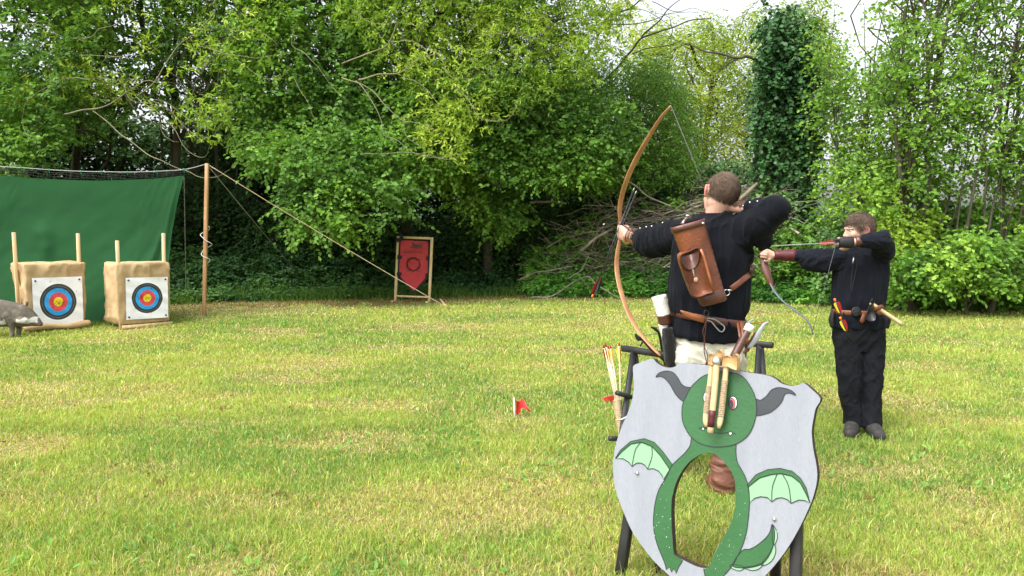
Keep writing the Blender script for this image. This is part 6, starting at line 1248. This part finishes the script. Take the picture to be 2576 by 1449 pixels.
# ============================================================ the younger archer
def boy():
    T = thing('person', 'younger archer in loose black shirt facing left, face half hidden behind his raised arm', 'person', (2.46, 5.62, 0), 'archers shooting at the targets')
    Yb = 5.62; ax = np.array([1., -.06, 0]); ax = nrm(ax); ay = np.array([-ax[1], ax[0], 0]); fw = nrm([-.985, -.10, 0]); chestf = nrm([-.22, -1, 0])
    H = Head(at(2160, 577, 5.62), nrm(fw + [0, 0, -.12]), nrm(Zax + fw * .08), 1.02)
    hip, waist, chest, sho, nk = at(2160, 815, Yb), at(2158, 765, Yb), at(2166, 665, Yb), at(2170, 632, Yb), at(2170, 618, Yb)
    RS, RE, RW = at(2112, 645, 5.62), at(2030, 645, 5.66), at(1948, 643, 5.70); LS, LE, LW = at(2214, 640, 5.58), at(2226, 600, 5.36), at(2146, 609, 5.40)
    lh, lk, la = at(2130, 850, Yb), at(2137, 960, Yb - .02), at(2145, 1075, 5.60); rh, rk, ra = at(2190, 850, Yb), at(2190, 960, Yb - .02), at(2191, 1078, 5.56); la[2] = .085; ra[2] = .085
    G = H.geos(); G.append(capsule([H.p(-.02, 0, -.04), nk, nk + [0, 0, -.06]], [.048, .050, .06], 16))
    G.append(loft([ering(c, ax, ay, a, b, 24, 2.4) for c, a, b in ((hip + [0, 0, -.04], .13, .09), (hip, .145, .10), (waist, .135, .095), (chest, .15, .105), (sho, .135, .085), (nk + [0, 0, .0], .055, .05))]))
    G += [capsule(spline([RS, RE, RW], 12), np.interp(np.linspace(0, 1, 12), [0, .5, .62, .9, 1], [.045, .036, .036, .026, .024]), 12), capsule([LS, (LS + LE) / 2, LE], [.048, .042, .038], 12), capsule([LE, (LE + LW) / 2, LW], [.038, .036, .026], 12), capsule([RS, sho, LS], [.045, .06, .045], 12)]
    for a, b, c in ((rh, rk, ra), (lh, lk, la)): G += [capsule([a, (a + b) / 2, b, (b + c) / 2, c], [.07, .062, .048, .046, .034], 14), capsule([c + [0, 0, -.03], c + (nrm([-.12, -1, 0]) if a is rh else nrm([-.55, -1, 0])) * .08 + [0, 0, -.045], c + (nrm([-.12, -1, 0]) if a is rh else nrm([-.55, -1, 0])) * .14 + [0, 0, -.05]], [.032, .028, .022], 10)]
    hd = nrm(at(1916, 637, 5.72) - RW); G += hand(RW, hd, nrm(chestf * -.1 + np.array([0, -1, 0]) * 1.0 + Zax * .0) * 1.0, [(1.0, 1.35, .8)] * 4, -1, .93, spread=.02, thumb=.55, tcurl=.7)
    dd = nrm(at(2104, 611, 5.42) - LW); G += hand(LW, dd, nrm([0, 1, .15]), [(.35, 1.2, .7), (.30, 1.2, .7), (.35, 1.2, .7), (.7, 1.0, .6)], 1, .93, spread=.05)
    V, F, N_ = remesh(G, .0046, 2, .5); B = mk('body', (V, F), M['skin'], T, col=skincol(V, (.54, .335, .245), H, 8)); H.eyes(B)
    L_ = H.loc(V); z = L_[:, 2]; line = np.where(L_[:, 0] > .0, np.interp(L_[:, 0], [0, .03, .05, .09], [-.02, .0, .040, .050]), np.interp(L_[:, 0], [-.12, -.07, -.02, 0], [-.075, -.075, -.05, -.02]))
    ears = (np.abs(L_[:, 1]) > .076) & (L_[:, 0] > -.032) & (z < .018)
    keep = (z > line + (noise(V * 60, 3) - .5) * .03) & (z < .2) & (np.linalg.norm(L_, axis=1) < .17) & ~ears
    q = noise(L_ * np.array([10, 34, 14]), 7); off = .004 + .004 * q + .003 * np.clip(z * 8, 0, 1); hv, hf, n = cut(V, F, N_, keep, off); HR = mk('hair', (hv, hf), M['hair'], T)
    # loose strands
    r = np.random.default_rng(4); ids = np.flatnonzero(keep & (z > line + .012)); ids = r.choice(ids, 2600); A = V[ids] + N_[ids] * .006; crown = H.p(-.03, 0, .11); d = nrmr(A - crown + r.normal(0, .010, A.shape)); d = nrmr(d - N_[ids] * (d * N_[ids]).sum(1)[:, None] * .95 + N_[ids] * .06)
    Pn = np.stack([A, A + d * .014 + N_[ids] * .0025, A + d * .028 + N_[ids] * .001, A + d * .042 - N_[ids] * .004], 1); sv_, sf_ = ntube(Pn, np.tile([.0016, .0016, .0012, .0004], (len(A), 1)), 3); mk('hair_strands', (sv_, sf_), M['hair'], T)
    # shirt
    G = [loft([ering(c, ax, ay, a, b, 28, 2.5) for c, a, b in ((at(2163, 822, Yb), .190, .125), (at(2163, 800, Yb), .196, .130), (at(2160, 786, Yb), .182, .122), (at(2158, 775, Yb), .168, .115), (at(2158, 760, Yb), .178, .122), (at(2163, 715, Yb), .188, .130), (chest, .188, .128), (at(2170, 640, Yb), .172, .112), (at(2171, 625, Yb), .115, .085), (at(2171, 617, Yb), .070, .065))]),
         capsule(spline([RS + [.02, 0, 0], (RS + RE) / 2 + [0, 0, -.032], RE + [0, 0, -.016], RE * .72 + RW * .28], 14), np.interp(np.linspace(0, 1, 14), [0, .3, .6, .85, 1], [.080, .086, .076, .058, .042]), 16), capsule([RS, sho, LS], [.066, .085, .07], 14),
         capsule(spline([sho + ax * .06, LS + [0, 0, -.0], (LS + LE) / 2 + [.005, 0, -.01], LE + [-.01, 0, .0]], 12), [.09, .092, .09, .086, .082, .078, .075, .072, .070, .066, .062, .056], 16), capsule([LE + [-.01, 0, 0], LE * .6 + LW * .4, LE * .28 + LW * .72], [.060, .054, .040], 14)]
    V, F, N_ = remesh(G, .006, 4); dl, tl = segd(V, [RS, RE, RW]); dr, tr_ = segd(V, [LE, LW]); inl = (dl < .11) & (V[:, 0] < RS[0] - .0); inr = (dr < .10)
    axf = lambda V_: np.where(inl[:, None], np.stack([tl * 12 + V_[:, 2] * 10, V_[:, 2] * 16 - tl * 6, V_[:, 1] * 6], 1), np.where(inr[:, None], np.stack([tr_ * 6 + V_[:, 2] * 4, V_[:, 2] * 24 + V_[:, 0] * 10, V_[:, 1] * 8], 1), V_ * np.array([17, 15, 2.6])))
    amp = np.where(inl | inr, .022, .026); V = V + (folds(V, N_, axf, 1.0, 51) - V) * amp[:, None]; mk('shirt', (V, F), M['shirt2'], T)
    mk('collar', loft([ering(nk + [0, 0, z_ - .01], ax, ay, a, b, 24, 2) for z_, a, b in ((-.02, .078, .074), (0, .066, .064), (.018, .060, .060), (.018, .056, .056), (0, .055, .055))], False), M['shirt2'], T)
    # trousers
    G = [loft([ering(c, ax, ay, a, b, 24, 2.4) for c, a, b in ((at(2160, 880, Yb), .14, .09), (at(2161, 850, Yb), .182, .115), (at(2161, 820, Yb), .186, .118), (at(2160, 800, Yb), .175, .112))])]
    for a, b, c, sx in ((rh, rk, ra, 1), (lh, lk, la, -1)): G.append(loft([ering(p, ax, ay, w1, w2, 20, 2.4) for p, w1, w2 in ((a + [0, 0, .04], .090, .10), (a, .092, .105), ((a + b) / 2, .087, .095), (b, .078, .085), ((b + c) / 2 + [0, .01, 0], .070, .080), (c + [0, 0, .03], .064, .078), (c + [0, 0, -.025], .067, .082))]))
    V, F, N_ = remesh(G, .0065, 2); V = folds(V, N_, lambda q: np.stack([q[:, 0] * 12 + q[:, 2] * 6, q[:, 1] * 9, q[:, 2] * 7 - q[:, 0] * 9], 1), .016, 61); mk('trousers', (V, F), M['trsb'], T)
    for c, cf in ((ra, nrm([-.12, -1, 0])), (la, nrm([-.55, -1, 0]))):
        G = [capsule([c + [0, 0, -.02] - cf * .02, c + cf * .07 + [0, 0, -.034], c + cf * .15 + [0, 0, -.045], c + cf * .20 + [0, 0, -.048]], [.056, .053, .050, .038], 16)]
        V, F, N_ = remesh(G, .005, 2); V[:, 2] = np.maximum(V[:, 2], .006); S_ = mk('shoe', (V, F), M['shoe'], T)
        for k in range(4): q = c + cf * (.05 + .022 * k) + [0, 0, .008 - .006 * k]; mk('lace', tube([q + ax * -.026, q + [0, 0, .006], q + ax * .026], .0035, 6), M['lace'], S_)
    R = []
    for dz in (-.017, -.012, .012, .017):
        g_ = .006 if abs(dz) > .013 else .010; c = at(2159, 783, Yb) + [0, 0, dz]; e = ering(c, ax, ay, .176 + g_, .119 + g_, 36, 2.5); R.append(e)
    BL = mk('belt', loft(R, False), M['tan'], T); bc = at(2153.6, 784, Yb - .135); mk('buckle', loft([ering(bc + [0, -q, 0], (1, 0, 0), Zax, r_, r_, 22, 2) for q, r_ in ((-.006, .034), (.002, .036), (.006, .034), (.004, .024), (.008, .010))]), M['dmetal'], BL)
    mk('belt_end', tube(spline([at(2176, 790, 5.47), at(2172, 800, 5.46), at(2166, 812, 5.46)], 8), [.014, .016, .017, .018, .018, .017, .015, .006], 8, flat=.25, up=np.array([0, -1, 0])), M['tan'], BL)
    # bracer, glove, wrist strap
    c0, c1 = RE * .33 + RW * .67, RW * 1.0; c0 = at(2000, 643, 5.68); c1 = at(1947, 642, 5.70); d = nrm(c1 - c0); mk('bracer', tube([c0 * (1 - q) + c1 * q for q in np.linspace(0, 1, 8)], np.linspace(.048, .036, 8), 20), M['maroon'], T)
    d = nrm(LW - LE); c = LW - d * .035; mk('wrist_strap', tube([c - d * .022 * q for q in (-.9, -.7, .7, .9)], [.034, .038, .039, .035], 18), M['dkl'], T)
    mk('finger_tab', jn([tube(spline([LW + dd * .0, LW + dd * .045 + [0, -.006, 0], LW + dd * .095 + [0, -.012, .004]], 8), [.036, .039, .041, .041, .039, .037, .034, .028], 16, flat=.72, up=np.array([0, 1, 0])), capsule([LW + dd * .09 + [0, 0, .018], LW + dd * .125 + [0, 0, .020]], .012, 10), capsule([LW + dd * .085 + [0, 0, -.022], LW + dd * .11 + [0, 0, -.03]], .011, 10)]), M['fblk'], T)
    mk('pendant', capsule([at(2148, 645, 5.475), at(2147, 652, 5.465), at(2145, 661, 5.465)], [.005, .006, .004], 8), M['metal'], T)
    mk('shirt_lacing', jn([tube(spline([at(x, y, 5.468) for x, y in q], 16), .0028, 5) for q in ([(2150, 632), (2147, 650), (2143, 690), (2139, 725)], [(2154, 632), (2156, 660), (2149, 700), (2140, 735)])]), M['fblk'], T)
    mk('hip_pouch', capsule([at(2093, 790, 5.58), at(2091, 805, 5.58), at(2093, 818, 5.58)], [.022, .028, .024], 12, flat=.6), M['fblk'], T)
    return dict(LW=LW, dd=dd, RW=RW)
BY_ = boy()
kb = at(2104, 610, 5.385)
T = thing('recurve_bow', 'recurve bow with red brown riser and grey limbs held by the younger archer', 'bow', tuple(at(1918, 640, 5.72)))
rz = spline([at(x, y, Y_) for x, y, Y_ in ((1906, 560, 5.80), (1910, 590, 5.76), (1914, 612, 5.73), (1919, 640, 5.72), (1924, 668, 5.70), (1933, 700, 5.66), (1942, 720, 5.64))], 26)
mk('riser', tube(rz, np.interp(np.linspace(0, 1, 26), [0, .15, .3, .42, .55, .7, .85, 1], [.018, .034, .040, .024, .022, .034, .022, .015]), 12, flat=.7, up=np.array([.05, -1, 0.05])), M['riser'], T)
ll = spline([at(x, y, Y_) for x, y, Y_ in ((1939, 714, 5.65), (1950, 735, 5.60), (1970, 758, 5.54), (1998, 780, 5.47), (2022, 798, 5.42), (2038, 818, 5.38), (2045, 842, 5.36))], 26)
mk('limb', tube(ll, np.linspace(.021, .012, 26), 10, flat=.35, up=np.array([.7, -.5, .5])), M['greylimb'], T)
ul = spline([at(x, y, Y_) for x, y, Y_ in ((1906, 562, 5.80), (1910, 545, 5.86), (1922, 530, 5.95), (1940, 520, 6.02), (1952, 512, 6.06), (1957, 505, 6.08))], 20)
mk('limb', tube(ul, np.linspace(.017, .009, 20), 10, flat=.35, up=np.array([.7, -.5, .5])), M['greylimb'], T)
mk('bow_string', jn([tube([ll[-2], kb], .0015, 5), tube([ul[-2], kb], .0012, 5)]), M['string'], T)
arrow('arrow', 'grey arrow with red feathers drawn across the face of the younger archer', at(1884, 622, 5.70), kb, M['gshaft'], [M['fred'], M['fred'], M['fred']], .10, .0036, None, .013, M['fblk'], head=M['metal'])
K = thing('hatchet', 'hatchet with pale wooden handle and dark blade tucked in the belt of the younger archer', 'hatchet', tuple(at(2230, 795, 5.44)))
h0, h1 = at(2190, 762, 5.44), at(2270, 817, 5.44); mk('handle', tube([h0 * (1 - q) + h1 * q for q in np.linspace(0, 1, 10)], [.014, .014, .0135, .013, .013, .0135, .014, .0145, .015, .014], 12), M['beech'], K)
pt = [(2198, 751), (2202, 754), (2198, 765), (2199, 780), (2204, 797), (2200, 806), (2188, 808), (2178, 800), (2184, 785), (2190, 770), (2193, 760)]; P = [at(x, y, 5.425) for x, y in smooth(pt, 2)]; nn = len(P)
mk('blade', (np.array(P + [p + [0, .022, 0] for p in P]), [tuple(range(nn)), tuple(range(nn, 2 * nn))[::-1]] + [(k, (k + 1) % nn, nn + (k + 1) % nn, nn + k) for k in range(nn)]), M['dmetal'], K); mk('belt_loop', tube(spline([at(2200, 784, 5.44), at(2208, 776, 5.42), at(2218, 772, 5.43), at(2220, 782, 5.46)], 10), .016, 8, flat=.35, up=np.array([0, -1, 0])), M['tan'], K)
gQ = 'arrows hanging at the hip of the younger archer'
for lb_, a_, b_ in (('arrow with yellow and red feathers at his belt, its nock end higher', (2100, 754, 5.46), (2135, 838, 5.46)), ('arrow with orange and dark red feathers lower at his thigh', (2114, 800, 5.45), (2141, 858, 5.45))):
    arrow('arrow', lb_, at(*b_) , at(*a_), M['cshaft'], [M['fyel'], M['fred'], M['fblk']], .085, .006, gQ, .020, M['forange'], rot=.6)
